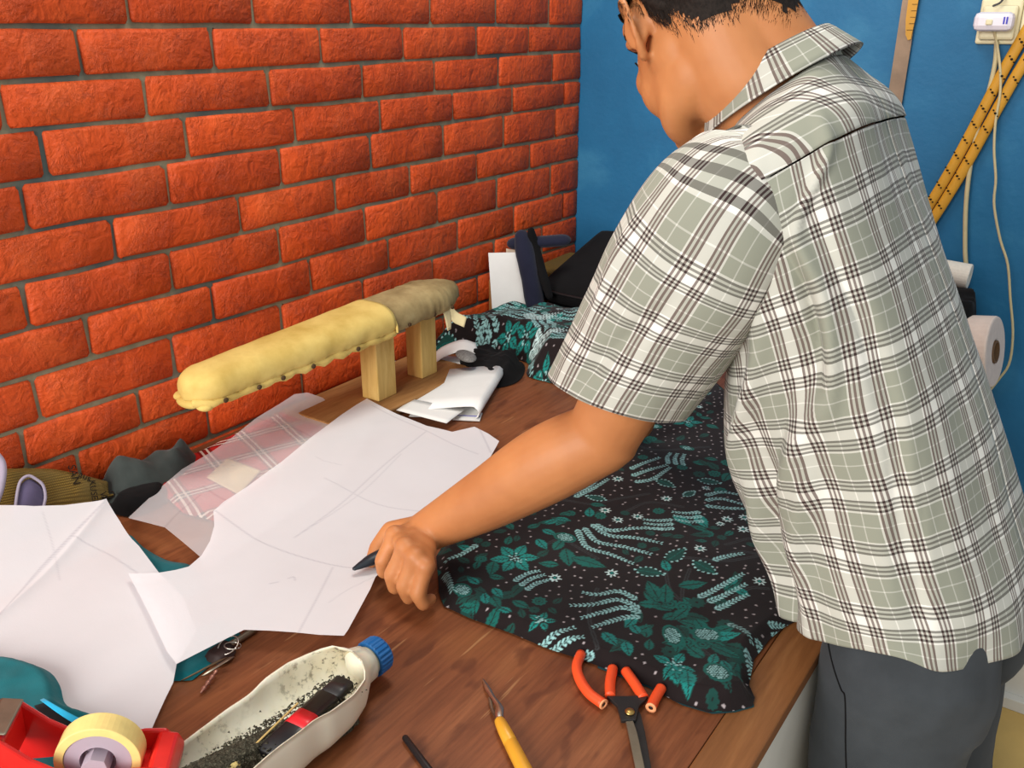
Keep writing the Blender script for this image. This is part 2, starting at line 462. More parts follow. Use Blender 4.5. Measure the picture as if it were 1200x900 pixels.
# ------------------------------------------------------------------ setting
YB = 2.092
def build_setting():
    fl = empty('floor', (0.6, 1.0, 0), kind='structure')
    v, f = box_vf(.9, .9, -.03, 2.6, 3.2, .05); mk('floor_bed', v, f, M['grout'], fl, smooth=False)
    base = None
    n = 0
    for i in range(5):
        for j in range(8):
            cx, cy = 0.44 + i * .402 + .03, -.5 + j * .402
            if cy > 2.2: continue
            if base is None:
                v, f = box_vf(0, 0, 0, .396, .396, .012)
                o = mk('tile', v, f, M['tile'], None, smooth=False, auto=.002); base = o
            else:
                o = base.copy(); COL.objects.link(o)
            o.parent = fl; o.location = (cx - .6, cy - 1.0, -.004)
    v, f = box_vf(.8, YB + .05, 1.0, 2.7, .1, 2.0)
    v = np.array(v)
    # subdivided wall face with slight unevenness
    nx, nz = 60, 45; X = np.linspace(-.1, 2.2, nx); Z = np.linspace(0, 2.1, nz)
    G = [(x, YB + .0012 * noise.noise(Vector((x * 6, z * 6, 3))), z) for z in Z for x in X]
    F = [(j * nx + i, j * nx + i + 1, (j + 1) * nx + i + 1, (j + 1) * nx + i) for j in range(nz - 1) for i in range(nx - 1)]
    k = len(G); G += [(-.1, YB + .1, 0), (2.2, YB + .1, 0), (2.2, YB + .1, 2.1), (-.1, YB + .1, 2.1)]
    F += [(k + 1, k, k + 3, k + 2), (k, k + 1, nx - 1, 0), (k + 3, (nz - 1) * nx, nz * nx - 1, k + 2), (k, 0, (nz - 1) * nx, k + 3), (k + 1, k + 2, nz * nx - 1, nx - 1)]
    mk('wall_back', G, F, M['blue'], smooth=False)['kind'] = 'structure'
    # brick wall
    wl = empty('wall_left', (0, 1.0, .0), kind='structure')
    v, f = box_vf(-.0525, 1.0, 1.0, .102, 2.184, 2.0); mk('mortar_bed', v, f, M['mortar'], wl, smooth=False)
    Lp = [30, 97, 155, 218, 278, 337, 395, 452, 511, 562]
    Rp = [30, 60, 94, 122, 157, 186, 221, 252, 283, 313]
    yl, yr = .6, 2.09
    lines = [(atx(0, a, 0)[2], atx(677, b, 0)[2]) for a, b in zip(Lp, Rp)]
    def lz(k, y):
        t = (y - yl) / (yr - yl)
        if k < 0: a, b = lines[0]; a -= k * .0665; b -= k * .0665
        elif k > 9: a, b = lines[9]; a -= (k - 9) * .064; b -= (k - 9) * .066
        else: a, b = lines[k]
        return a + (b - a) * t
    J = {0: [150, 296, 411, 504, 581, 643], 1: [92, 248, 375, 472, 558, 619], 2: [2, 170, 315, 424, 509, 584, 647],
         3: [51, 218, 345, 445, 530, 600, 660], 4: [28, 196, 328, 434, 519, 590, 650], 5: [133, 280, 393, 480, 558, 621],
         6: [30, 200, 327, 427, 512, 582, 645], 7: [103, 248, 363, 455, 536, 602, 659], 8: [43, 203, 330, 425, 507, 579, 635],
         9: [28, 163, 297, 400, 485, 559, 618], 10: [95, 245, 355, 450, 520, 590], 11: [20, 190, 320, 420, 500, 570, 640]}
    rr = random.Random(3)
    for k in range(-5, 14):      # course k lies between line k-1 and k
        if k in J:
            ys = []
            for u in J[k]:
                kk = min(k, 9); k0 = max(min(k - 1, 9), 0)
                vm = .5 * (Lp[kk] + (Rp[kk] - Lp[kk]) * u / 677 + Lp[k0] + (Rp[k0] - Lp[k0]) * u / 677)
                if k == 0: vm -= 12
                if k > 9: vm += 30 * (k - 9)
                ys.append(atx(u, vm, 0)[1])
        else:
            ys = [.70 + (k % 2) * .11]
            while ys[-1] < 1.9: ys.append(ys[-1] + .222 + rr.uniform(-.006, .006))
        a = ys[0]
        while a > .05: a -= .225; ys.insert(0, a)
        ys.append(YB + .003)
        for y0, y1 in zip(ys[:-1], ys[1:]):
            if y1 - y0 < .02: continue
            g = .0034
            P = []
            NY, NZ = 6, 4
            TY = (0, .022, .35, .65, .978, 1); TZ_ = (0, .09, .91, 1)
            pr = rr.uniform(.000, .003)
            for iz in range(NZ):
                for iy in range(NY):
                    ty, tz = TY[iy], TZ_[iz]
                    y = y0 + g + (y1 - y0 - 2 * g) * ty
                    edge = iy in (0, NY - 1) or iz in (0, NZ - 1)
                    zb = lz(k, y) + .0036; zt = lz(k - 1, y) - .0036
                    z = zb + (zt - zb) * tz
                    jit = .0016
                    if iy not in (0,): pass
                    x = pr + (.0 if edge else .0022) + rr.uniform(-.0006, .0008) * (0 if edge else 2)
                    cor = (iy in (0, NY - 1)) and (iz in (0, NZ - 1))
                    P.append((x - (.003 if cor else 0), y + rr.uniform(-jit, jit) - (.003 if cor and iy else 0) + (.003 if cor and not iy else 0), z + rr.uniform(-jit, jit)))
            Fc = [(j * NY + i, j * NY + i + 1, (j + 1) * NY + i + 1, (j + 1) * NY + i) for j in range(NZ - 1) for i in range(NY - 1)]
            ring = [i for i in range(NY)] + [j * NY + NY - 1 for j in range(1, NZ)] + [(NZ - 1) * NY + i for i in range(NY - 2, -1, -1)] + [j * NY for j in range(NZ - 2, 0, -1)]
            o0 = len(P)
            for r in ring: P.append((-.012, P[r][1], P[r][2]))
            m = len(ring)
            for i in range(m): Fc.append((ring[i], o0 + i, o0 + (i + 1) % m, ring[(i + 1) % m]))
            mk('brick', P, Fc, M['brick'], wl)
    # white ledge at the foot of the back wall
    bb = empty('baseboard_back', (1.4, YB - .06, 0), kind='structure')
    box('skirting_panel', (1.45, YB - .055, .115), (1.3, .10, .17), M['white_paint'], bb, bevel=.003)
    box('skirting_foot', (1.45, YB - .065, .0165), (1.3, .12, .029), M['white_paint'], bb, bevel=.002)
build_setting()

# ------------------------------------------------------------------ table
TX1 = 1.052
def build_table():
    t = empty('work_table', (.53, .95, 0), 'large wooden work table with reddish plywood top and white side panel against the brick wall', 'table')
    y0, y1 = -.30, YB - .004
    box('tabletop', (.5 * (.006 + TX1 - .052), .5 * (y0 + y1), TZ - .009), (TX1 - .052 - .006, y1 - y0, .018), M['wood'], t, bevel=.001)
    box('edge_strip', (TX1 - .026, .5 * (y0 + y1), TZ - .0089), (.051, y1 - y0, .018), M['edge2'], t, bevel=.002)
    box('side_panel', (TX1 - .012, .5 * (y0 + y1), TZ - .018 - .20), (.016, y1 - y0 - .02, .40), M['white_paint'], t, bevel=.002)
    box('end_panel', (.53, y0 + .02, TZ - .018 - .06), (1.0, .016, .12), M['white_paint'], t, bevel=.002)
    for x in (.05, TX1 - .05):
        for y in (y0 + .06, y1 - .06):
            box('leg', (x, y, (TZ - .0185) / 2), (.045, .045, TZ - .0185), M['white_paint'], t, bevel=.003)
tt = NT('worn_edge_plywood', .45, .4)
def _edge():
    t = tt; v = t.coord('Object', (20, 1.8, 4)); g1 = t.noise(v, 1.6, 6, .6, .5); g2 = t.noise(t.coord('Object', (90, 5, 30)), 2, 5, .7)
    base = t.ramp(g1, [(.25, s2l((120, 74, 40))), (.6, s2l((152, 100, 58))), (.8, s2l((176, 124, 76)))])
    t.color(t.mix(base, t.ramp(g2, [(.3, (.7, .66, .6)), (.62, (1.05, 1.05, 1.05))]), .6, 'MULTIPLY')); t.bump(g2, .15, .0008)
_edge(); M['edge2'] = tt.m
build_table()

# ------------------------------------------------------------------ sheets of cloth and paper
def seg_dist(P, A, B):
    """min distance of points P (N,2) to polygon segments A->B, and nearest point"""
    best = np.full(len(P), 1e9); near = np.zeros_like(P)
    for a, b in zip(A, B):
        ab = b - a; L = ab @ ab + 1e-15
        t = np.clip(((P - a) @ ab) / L, 0, 1); q = a + t[:, None] * ab
        d = np.linalg.norm(P - q, axis=1); m = d < best
        best[m] = d[m]; near[m] = q[m]
    return best, near
def inpoly(P, poly):
    x, y = P[:, 0], P[:, 1]; c = np.zeros(len(P), bool); n = len(poly)
    for i in range(n):
        x0, y0 = poly[i]; x1, y1 = poly[(i + 1) % n]
        if y0 == y1: continue
        m = ((y0 > y) != (y1 > y)) & (x < (x1 - x0) * (y - y0) / (y1 - y0) + x0)
        c ^= m
    return c
def pxpoly(px, zf):
    """outline points seen at pixels px on the surface z = zf(x, y), as table coordinates"""
    out = []
    g = lambda u, v, z: z - float(np.asarray(zf(np.array([atz(u, v, z)[0]]), np.array([atz(u, v, z)[1]]))).ravel()[0])
    for u, v in px:
        zs = np.linspace(TZ + .30, TZ - .03, 34); hi = zs[0]; lo = None
        for z in zs:
            if g(u, v, z) <= 0: lo = z; break
            hi = z
        if lo is None: lo = hi = TZ + .002
        for _ in range(14):
            m = (lo + hi) / 2
            if g(u, v, m) > 0: hi = m
            else: lo = m
        out.append(atz(u, v, (lo + hi) / 2)[:2])
    return np.array(out)
class Raster:
    def __init__(s, lo, hi, cell, bg):
        s.lo = lo; s.cell = cell
        s.nx = int(math.ceil((hi[0] - lo[0]) / cell)) + 2; s.ny = int(math.ceil((hi[1] - lo[1]) / cell)) + 2
        s.X = lo[0] + np.arange(s.nx) * cell; s.Y = lo[1] + np.arange(s.ny) * cell
        s.C = np.ones((s.ny, s.nx, 3)) * np.array(bg); s.used = np.zeros((s.ny, s.nx), bool)
    def win(s, x0, x1, y0, y1):
        i0 = max(0, int((x0 - s.lo[0]) / s.cell)); i1 = min(s.nx, int((x1 - s.lo[0]) / s.cell) + 2)
        j0 = max(0, int((y0 - s.lo[1]) / s.cell)); j1 = min(s.ny, int((y1 - s.lo[1]) / s.cell) + 2)
        if i1 <= i0 or j1 <= j0: return None
        gx, gy = np.meshgrid(s.X[i0:i1], s.Y[j0:j1]); return slice(j0, j1), slice(i0, i1), gx, gy
    def put(s, w, m, c, mark=True):
        sub = s.C[w[0], w[1]]; sub[m] = c
        if mark: s.used[w[0], w[1]][m] = True
    def blob(s, c, rx, ry, ang, col, mark=True):
        r = max(rx, ry); w = s.win(c[0] - r, c[0] + r, c[1] - r, c[1] + r)
        if w is None: return
        ca, sa = math.cos(ang), math.sin(ang); dx, dy = w[2] - c[0], w[3] - c[1]
        s.put(w, ((dx * ca + dy * sa) / rx) ** 2 + ((-dx * sa + dy * ca) / ry) ** 2 <= 1, col, mark)
    def poly(s, P, col, mark=True):
        P = np.asarray(P); w = s.win(P[:, 0].min(), P[:, 0].max(), P[:, 1].min(), P[:, 1].max())
        if w is None: return
        pts = np.stack([w[2].ravel(), w[3].ravel()], 1)
        s.put(w, inpoly(pts, P).reshape(w[2].shape), col, mark)
    def line(s, P, wd, col, mark=False, soft=False):
        P = np.asarray(P, float)
        for a, b in zip(P[:-1], P[1:]):
            w = s.win(min(a[0], b[0]) - wd, max(a[0], b[0]) + wd, min(a[1], b[1]) - wd, max(a[1], b[1]) + wd)
            if w is None: continue
            pts = np.stack([w[2].ravel(), w[3].ravel()], 1)
            d, _ = seg_dist(pts, [a], [b]); d = d.reshape(w[2].shape)
            if soft:
                k = np.clip((wd / 2 + s.cell * .6 - d) / s.cell, 0, 1)[..., None] * min(1, wd / s.cell * 1.1); sub = s.C[w[0], w[1]]; s.C[w[0], w[1]] = np.minimum(sub, 1 - k * (1 - np.array(col)))
            else: s.put(w, d < wd / 2, col, mark)
def sheet(name, poly, cell, zf, mat, paint=None, bg=(1, 1, 1), parent=None, solid=0.0, wrap=False, clipx=None):
    poly = np.asarray(poly, float)
    lo, hi = poly.min(0), poly.max(0); R = Raster(lo, hi, cell, bg)
    if paint: paint(R)
    cx, cy = np.meshgrid(R.X[:-1] + cell / 2, R.Y[:-1] + cell / 2)
    ins = inpoly(np.stack([cx.ravel(), cy.ravel()], 1), poly).reshape(cx.shape)
    ids = -np.ones((R.ny, R.nx), int); use = np.zeros((R.ny, R.nx), int)
    for a in (0, 1):
        for b in (0, 1): use[a:R.ny - 1 + a, b:R.nx - 1 + b] += ins
    m = use > 0; ids[m] = np.arange(m.sum())
    gx, gy = np.meshgrid(R.X, R.Y); P = np.stack([gx[m], gy[m]], 1); cnt = use[m]
    A, B = poly, np.roll(poly, -1, 0)
    D, near = seg_dist(P, A, B)
    bd = cnt < 4; P[bd] = near[bd]; D[bd] = 0
    Z = zf(P[:, 0], P[:, 1], D) if zf.__code__.co_argcount == 3 else zf(P[:, 0], P[:, 1])
    V = np.column_stack([P, Z]); jj, ii = np.nonzero(ins)
    F = np.stack([ids[jj, ii], ids[jj, ii + 1], ids[jj + 1, ii + 1], ids[jj + 1, ii]], 1)
    o = mk(name, V, F, mat, parent, col=R.C[m] if paint else None)
    if solid:
        s = o.modifiers.new('solid', 'SOLIDIFY'); s.thickness = solid; s.offset = -1
    return o
def fbm(X, Y, s, seed=0, oct=3, ax=1.0, rot=0.0):
    """smooth value noise on arrays"""
    r = np.random.RandomState(seed); c, q = math.cos(rot), math.sin(rot)
    x = (X * c + Y * q) * s; y = (-X * q + Y * c) * s * ax; out = 0; a = 1; tot = 0
    T = r.rand(64, 64)
    for o in range(oct):
        xi = np.floor(x).astype(int); yi = np.floor(y).astype(int); fx = x - xi; fy = y - yi
        fx = fx * fx * (3 - 2 * fx); fy = fy * fy * (3 - 2 * fy)
        g = lambda i, j: T[(xi + i) % 64, (yi + j) % 64]
        out = out + a * (g(0, 0) * (1 - fx) * (1 - fy) + g(1, 0) * fx * (1 - fy) + g(0, 1) * (1 - fx) * fy + g(1, 1) * fx * fy)
        tot += a; a *= .5; x = x * 2.03 + 5.1; y = y * 2.03 + 1.7
    return out / tot
def ss(t): t = np.clip(t, 0, 1); return t * t * (3 - 2 * t)
def smooth_outline(P, n=4):
    P = np.asarray(P, float); m = len(P); out = []
    for i in range(m):
        a, b, c, d = P[i - 1], P[i], P[(i + 1) % m], P[(i + 2) % m]
        for k in range(n):
            f = k / n
            out.append(.5 * ((2 * b) + (-a + c) * f + (2 * a - 5 * b + 4 * c - d) * f * f + (-a + 3 * b - 3 * c + d) * f ** 3))
    return np.array(out)

# ---- batik print
BG, TEAL, TEAL2, TEALD, PALE, WHT, GREY, DOT = map(s2l, ((27, 19, 20), (18, 96, 88), (26, 128, 122), (22, 66, 60), (150, 200, 200), (200, 226, 226), (62, 58, 60), (168, 158, 160)))
class Batik:
    def __init__(s, R, zc, seed=1): s.R = R; s.zc = zc; s.r = random.Random(seed)
    def w(s, px): return np.array([atz(u, v, s.zc)[:2] for u, v in px])
    def feather(s, P, sc_=1.0, col=PALE):
        P = crs(P, 60); seg = np.linalg.norm(np.diff(P, axis=0), axis=1); L = np.concatenate([[0], np.cumsum(seg)])
        t = np.arange(.002, L[-1], .0052 * sc_); n = len(t)
        s.R.line(P[::6], .0012 * sc_, tuple(x * .5 for x in col), True)
        for k, q in enumerate(t):
            c = np.array([np.interp(q, L, P[:, 0]), np.interp(q, L, P[:, 1])]); c2 = np.array([np.interp(q + .003, L, P[:, 0]), np.interp(q + .003, L, P[:, 1])])
            if np.linalg.norm(c2 - c) < 1e-6: continue
            a = math.atan2(*(c2 - c)[::-1]); g = sc_ * (1 - .35 * k / n)
            for sg in (-1, 1):
                b = a + sg * .62; d = np.array([math.cos(b), math.sin(b)]); nrm = np.array([-math.sin(a), math.cos(a)]) * sg
                s.R.blob(c + d * .0022 * g + nrm * .0012 * g, .0031 * g, .00125 * g, b, col)
    def star(s, c, r=.0095, n=8):
        a0 = s.r.uniform(0, 1); P = [c + np.array([math.cos(a0 + k * math.pi / n), math.sin(a0 + k * math.pi / n)]) * (r if k % 2 == 0 else r * .45) for k in range(2 * n)]
        s.R.poly(P, WHT); s.R.blob(c, r * .36, r * .36, 0, BG); s.R.blob(c, r * .22, r * .22, 0, TEAL2)
    def dot(s, c, r=.0017): s.R.blob(c, r, r, 0, DOT)
    def leaf(s, c, L, a, wd=.42, col=TEAL, serr=True, beads=False):
        ca, sa = math.cos(a), math.sin(a); n = 26; P = []
        rot = lambda x, y: np.array([c[0] + x * ca - y * sa, c[1] + x * sa + y * ca])
        for sg in (1, -1):
            ts = np.linspace(0, 1, n) if sg == 1 else np.linspace(1, 0, n)
            for k, t in enumerate(ts):
                h = math.sin(math.pi * t ** .8) * wd * L * .5
                if serr: h *= 1 + .28 * ((k % 4) / 4 - .4)
                P.append(rot((t - .5) * L, sg * h))
        P = np.array(P); cc = np.array(c)
        if beads:
            for q in (P - cc)[::4]: s.R.blob(cc + q * 1.18, .0018, .0018, 0, PALE)
        s.R.poly(cc + (P - cc) * 1.1, TEALD); s.R.poly(P, col if not beads else TEALD)
        s.R.line([rot(-L * .45, 0), rot(L * .42, 0)], .0013, BG if not beads else TEAL, True)
        for t in (-.2, 0, .2):
            for sg in (-1, 1): s.R.line([rot(t * L, 0), rot(t * L + .1 * L, sg * wd * L * .3)], .0008, TEALD, True)
    def flower(s, c, r=.02, n=5, col=TEAL2):
        a0 = s.r.uniform(0, 6)
        for k in range(n):
            a = a0 + 2 * math.pi * k / n; s.leaf(np.array(c) + np.array([math.cos(a), math.sin(a)]) * r * .75, r * 1.0, a, .6, col)
        for k in range(16): s.R.blob(np.array(c) + np.array([s.r.gauss(0, r * .22), s.r.gauss(0, r * .22)]), .0012, .0012, 0, PALE)
    def rosette(s, c, r, col=TEAL):
        n = 9; a0 = s.r.uniform(0, 6)
        P = [np.array(c) + np.array([math.cos(a0 + k * math.pi / n), math.sin(a0 + k * math.pi / n)]) * r * (1 if k % 2 else .78) for k in range(2 * n)]
        s.R.poly(P, col); s.R.blob(c, r * .55, r * .55, 0, TEALD); s.R.blob(c, r * .4, r * .4, 0, col); s.R.blob(c, r * .15, r * .15, 0, BG)
    def berry(s, c, rx, ry, a):
        s.R.blob(c, rx * 1.25, ry * 1.25, a, TEAL); s.R.blob(c, rx, ry, a, TEALD)
        ca, sa = math.cos(a), math.sin(a); st = .0034
        for i in range(-6, 7):
            for j in range(-6, 7):
                x, y = (i + .5 * (j % 2)) * st, j * st * .8
                if (x / rx) ** 2 + (y / ry) ** 2 < .85: s.R.blob((c[0] + x * ca - y * sa, c[1] + x * sa + y * ca), .0013, .0011, a, PALE)
    def swoosh(s, P, wd=.0035, col=GREY):
        P = crs(P, 16)
        s.R.line(P, wd, col, True); s.R.line(P, wd * .3, BG)
    def fill_dots(s, step=.0135):
        R = s.R
        for y in np.arange(R.Y[0], R.Y[-1], step):
            for x in np.arange(R.X[0], R.X[-1], step):
                q = (x + s.r.uniform(-.3, .3) * step + (int(y / step) % 2) * step / 2, y + s.r.uniform(-.3, .3) * step)
                w = R.win(q[0] - .003, q[0] + .003, q[1] - .003, q[1] + .003)
                if w is None or R.used[w[0], w[1]].any(): continue
                R.blob(q, .0015, .0015, 0, DOT, False)
    def fill_small(s, n):
        R = s.R
        for _ in range(n * 3):
            c = np.array([s.r.uniform(R.X[0], R.X[-1]), s.r.uniform(R.Y[0], R.Y[-1])])
            w = R.win(c[0] - .008, c[0] + .008, c[1] - .008, c[1] + .008)
            if w is None or R.used[w[0], w[1]].mean() > .10: continue
            if fbm(c[:1], c[1:], 9, 3, 2)[0] < .47: continue
            q = s.r.random()
            if q < .7: s.leaf(c, s.r.uniform(.014, .022), s.r.uniform(0, 6.28), .52, s.r.choice((TEALD, TEAL, TEALD)))
            else: s.rosette(c, .0075, TEALD)
    def fill_random(s, n, sc_=1.0):
        R = s.R; k = 0
        for _ in range(n * 6):
            if k >= n: break
            c = np.array([s.r.uniform(R.X[0], R.X[-1]), s.r.uniform(R.Y[0], R.Y[-1])]); rad = .016 * sc_
            w = R.win(c[0] - rad, c[0] + rad, c[1] - rad, c[1] + rad)
            if w is None or R.used[w[0], w[1]].mean() > .12: continue
            k += 1; q = s.r.random(); a = s.r.uniform(0, 6.28); d = np.array([math.cos(a), math.sin(a)]); nn = np.array([-d[1], d[0]])
            if q < .25:
                for j in range(3): s.feather([c - d * .026 * sc_ + nn * j * .014 * sc_, c + nn * (j * .014 + .004) * sc_, c + d * .026 * sc_ + nn * j * .013 * sc_], sc_ * 1.1)
            elif q < .4: s.star(c, .009 * sc_)
            elif q < .6: s.leaf(c, .03 * sc_, a, .5, TEAL2 if s.r.random() < .5 else TEAL)
            elif q < .75: s.rosette(c, .011 * sc_, TEAL)
            elif q < .88: s.leaf(c, .032 * sc_, a, .45, TEAL, False, True)
            else: s.flower(c, .017 * sc_)

def paint_main(R):
    b = Batik(R, TZ + .014, 5); W = b.w
    for P in ([(612, 590), (650, 585), (690, 592)], [(740, 520), (770, 530), (830, 525)], [(735, 600), (760, 590), (800, 596)], [(850, 640), (880, 632), (905, 640)], [(845, 655), (870, 648), (905, 655)],
              [(705, 590), (730, 585), (760, 580)], [(860, 700), (880, 690), (900, 690)], [(800, 655), (850, 660), (900, 650)], [(640, 640), (660, 635), (700, 655)], [(700, 690), (690, 720), (700, 760)],
              [(780, 670), (785, 690), (800, 705)], [(808, 668), (800, 690), (800, 705)], [(760, 470), (790, 480), (830, 470)], [(805, 730), (812, 750), (830, 770)]):
        b.swoosh(W(P), .005, s2l((50, 52, 54)))
    # leaf masses
    rr = random.Random(2)
    def mass(cx, cy, rx, ry, n, L=.026, cols=(TEAL, TEALD, TEAL2)):
        for _ in range(n):
            a = rr.uniform(0, 6.28); q = rr.random() ** .5; u, v = cx + math.cos(a) * rx * q, cy + math.sin(a) * ry * q
            c = W([(u, v)])[0]
            if rr.random() < .3: b.rosette(c, L * .42, rr.choice(cols[:2]))
            else: b.leaf(c, L * rr.uniform(.8, 1.25), rr.uniform(0, 6.28), .5, rr.choice(cols))
    mass(590, 712, 45, 25, 16, .024); mass(800, 725, 60, 42, 34, .027, (TEAL, TEALD, TEALD, TEAL)); mass(545, 690, 22, 22, 7, .02); mass(640, 615, 30, 14, 7, .022)
    mass(770, 500, 50, 24, 12, .026); mass(740, 745, 30, 20, 8, .022); mass(850, 780, 30, 30, 12, .024); mass(690, 600, 30, 12, 6, .022); mass(820, 620, 20, 12, 3, .024); mass(560, 650, 24, 12, 4, .02)
    mass(840, 560, 30, 25, 10, .026); mass(870, 690, 20, 14, 4, .022)
    for (u, v), L, a, col in (((665, 655), .04, -.9, TEAL), ((690, 660), .045, .2, TEAL), ((655, 640), .03, 1.7, TEAL), ((800, 612), .034, -.3, TEAL2), ((822, 612), .036, -.7, TEAL2), ((780, 695), .04, 2.0, TEAL),
                              ((765, 690), .036, 2.4, TEAL), ((812, 685), .036, .8, TEAL), ((850, 745), .034, .4, TEAL2), ((850, 765), .034, 0, TEAL), ((790, 790), .034, -.9, TEAL2), ((806, 800), .036, -1.1, TEAL2), ((715, 750), .03, -.5, TEAL2),
                              ((735, 762), .028, -.9, TEAL2), ((635, 640), .028, -.5, TEAL2), ((577, 667), .032, -1.1, TEAL)):
        b.leaf(W([(u, v)])[0], L, a, .5, col)
    b.flower(W([(603, 656)])[0], .026, 6); b.flower(W([(790, 780)])[0], .02, 4); b.flower(W([(805, 495)])[0], .022, 5)
    for (u, v), L, a in (((792, 652), .036, 1.35), ((762, 670), .034, .3), ((826, 667), .034, -.3), ((808, 580), .022, 1.3), ((832, 565), .03, .35), ((780, 568), .03, -.2)):
        b.leaf(W([(u, v)])[0], L, a, .48, TEAL, False, True)
    for (u, v), rx, ry, a in (((662, 632), .013, .009, .2), ((788, 745), .017, .009, -.9), ((828, 742), .014, .012, .6), ((840, 795), .016, .010, -.6), ((542, 692), .012, .009, -.5), ((765, 500), .013, .009, .4), ((805, 527), .010, .006, 0)):
        b.berry(W([(u, v)])[0], rx, ry, a)
    G = [[(676, 622), (688, 642), (715, 650), (742, 660)], [(684, 620), (700, 636), (730, 641), (762, 650)], [(693, 616), (712, 628), (745, 632), (776, 639)], [(697, 616), (715, 623), (745, 621), (778, 622)],
         [(747, 702), (725, 692), (700, 697), (680, 694)], [(750, 712), (725, 702), (695, 709), (667, 711)], [(752, 717), (730, 711), (705, 718), (682, 725)], [(751, 722), (735, 722), (718, 727), (694, 736)],
         [(624, 751), (645, 745), (672, 737)], [(642, 755), (662, 750), (684, 748)], [(697, 765), (682, 761), (666, 764)], [(818, 700), (840, 690), (870, 675)], [(829, 705), (850, 697), (876, 685)], [(838, 713), (855, 706), (877, 697)],
         [(738, 552), (755, 545), (772, 539)], [(740, 560), (760, 553), (782, 547)], [(743, 567), (765, 563), (785, 550)], [(668, 579), (690, 571), (709, 554)], [(673, 583), (692, 575), (712, 564)],
         [(826, 588), (845, 585), (872, 592)], [(826, 594), (850, 596), (882, 597)], [(826, 582), (845, 577), (866, 580)], [(738, 500), (745, 492), (760, 484)], [(744, 505), (752, 497), (768, 490)],
         [(875, 760), (880, 775), (884, 790)], [(888, 745), (895, 758), (902, 765)], [(520, 668), (526, 680), (530, 692)], [(835, 660), (850, 655), (872, 650)], [(852, 730), (868, 738), (880, 752)], [(560, 640), (540, 650), (522, 656)]]
    for P in G: b.feather(W(P), 1.08)
    for p in ((724, 564), (709, 600), (724, 611), (747, 607), (650, 677), (717, 671), (820, 646), (852, 609), (872, 607), (871, 621), (890, 682), (781, 586), (735, 519)): b.star(W([p])[0], .0098)
    b.fill_random(90, .85)
    b.fill_small(420)
    b.fill_dots(.0150)

def batik_height(base, amp, seed, edge=.02):
    def zf(X, Y, D=None):
        n = fbm(X, Y, 9, seed, 2) - .5
        k = 1.0 if D is None else ss(D / edge)
        return TZ + .004 + base * k + amp * n * (k if D is not None else 0)
    return zf
def build_main_cloth():
    px = [(511, 650), (513, 672), (514, 692), (520, 708), (550, 722), (600, 740), (640, 757), (680, 770), (720, 785), (760, 801), (790, 819), (830, 832), (858, 831), (882, 825), (885, 815), (878, 800), (884, 770), (903, 746), (919, 733)]
    z0 = lambda X, Y: TZ + .006 + 0 * X
    P = pxpoly(px, z0)
    back = np.vstack([[[1.035, 1.02], [1.0, 1.22], [.92, 1.34]], pxpoly([(815, 425), (760, 450), (690, 500), (620, 560), (560, 600), (522, 632)], z0)])
    P = np.vstack([P, back])
    def zf(X, Y, D):
        k = ss(D / .018)
        n = fbm(X, Y, 8, 4, 2) - .5
        f = np.abs(fbm(X, Y, 16, 9, 2, .35, .9) - .5) * 2
        right = ss((X - .93) / .08) * (1 - ss((Y - .85) / .1))
        return TZ + .003 + .009 * k + .010 * k * n + .006 * k * (1 - f) * (.45 + right * 3.0)
    o = sheet('batik_cloth', P, .00125, zf, M['batik'], paint_main, BG)
    tag(o, 'dark batik cloth with teal leaves and white feather sprigs spread under the man\'s arm', 'cloth')
    # folded under layer peeping out along the near right edge
    px2 = [(700, 782), (760, 805), (800, 826), (835, 836), (862, 834), (884, 828), (880, 805), (830, 790), (760, 770), (705, 765)]
    Q = pxpoly(px2, lambda X, Y: TZ + .002 + 0 * X)
    h = sheet('hem_fold', Q, .003, lambda X, Y, D: TZ + .0012 + .0012 * ss(D / .006), M['teal_dark'], None)
    h.parent = o
build_main_cloth()

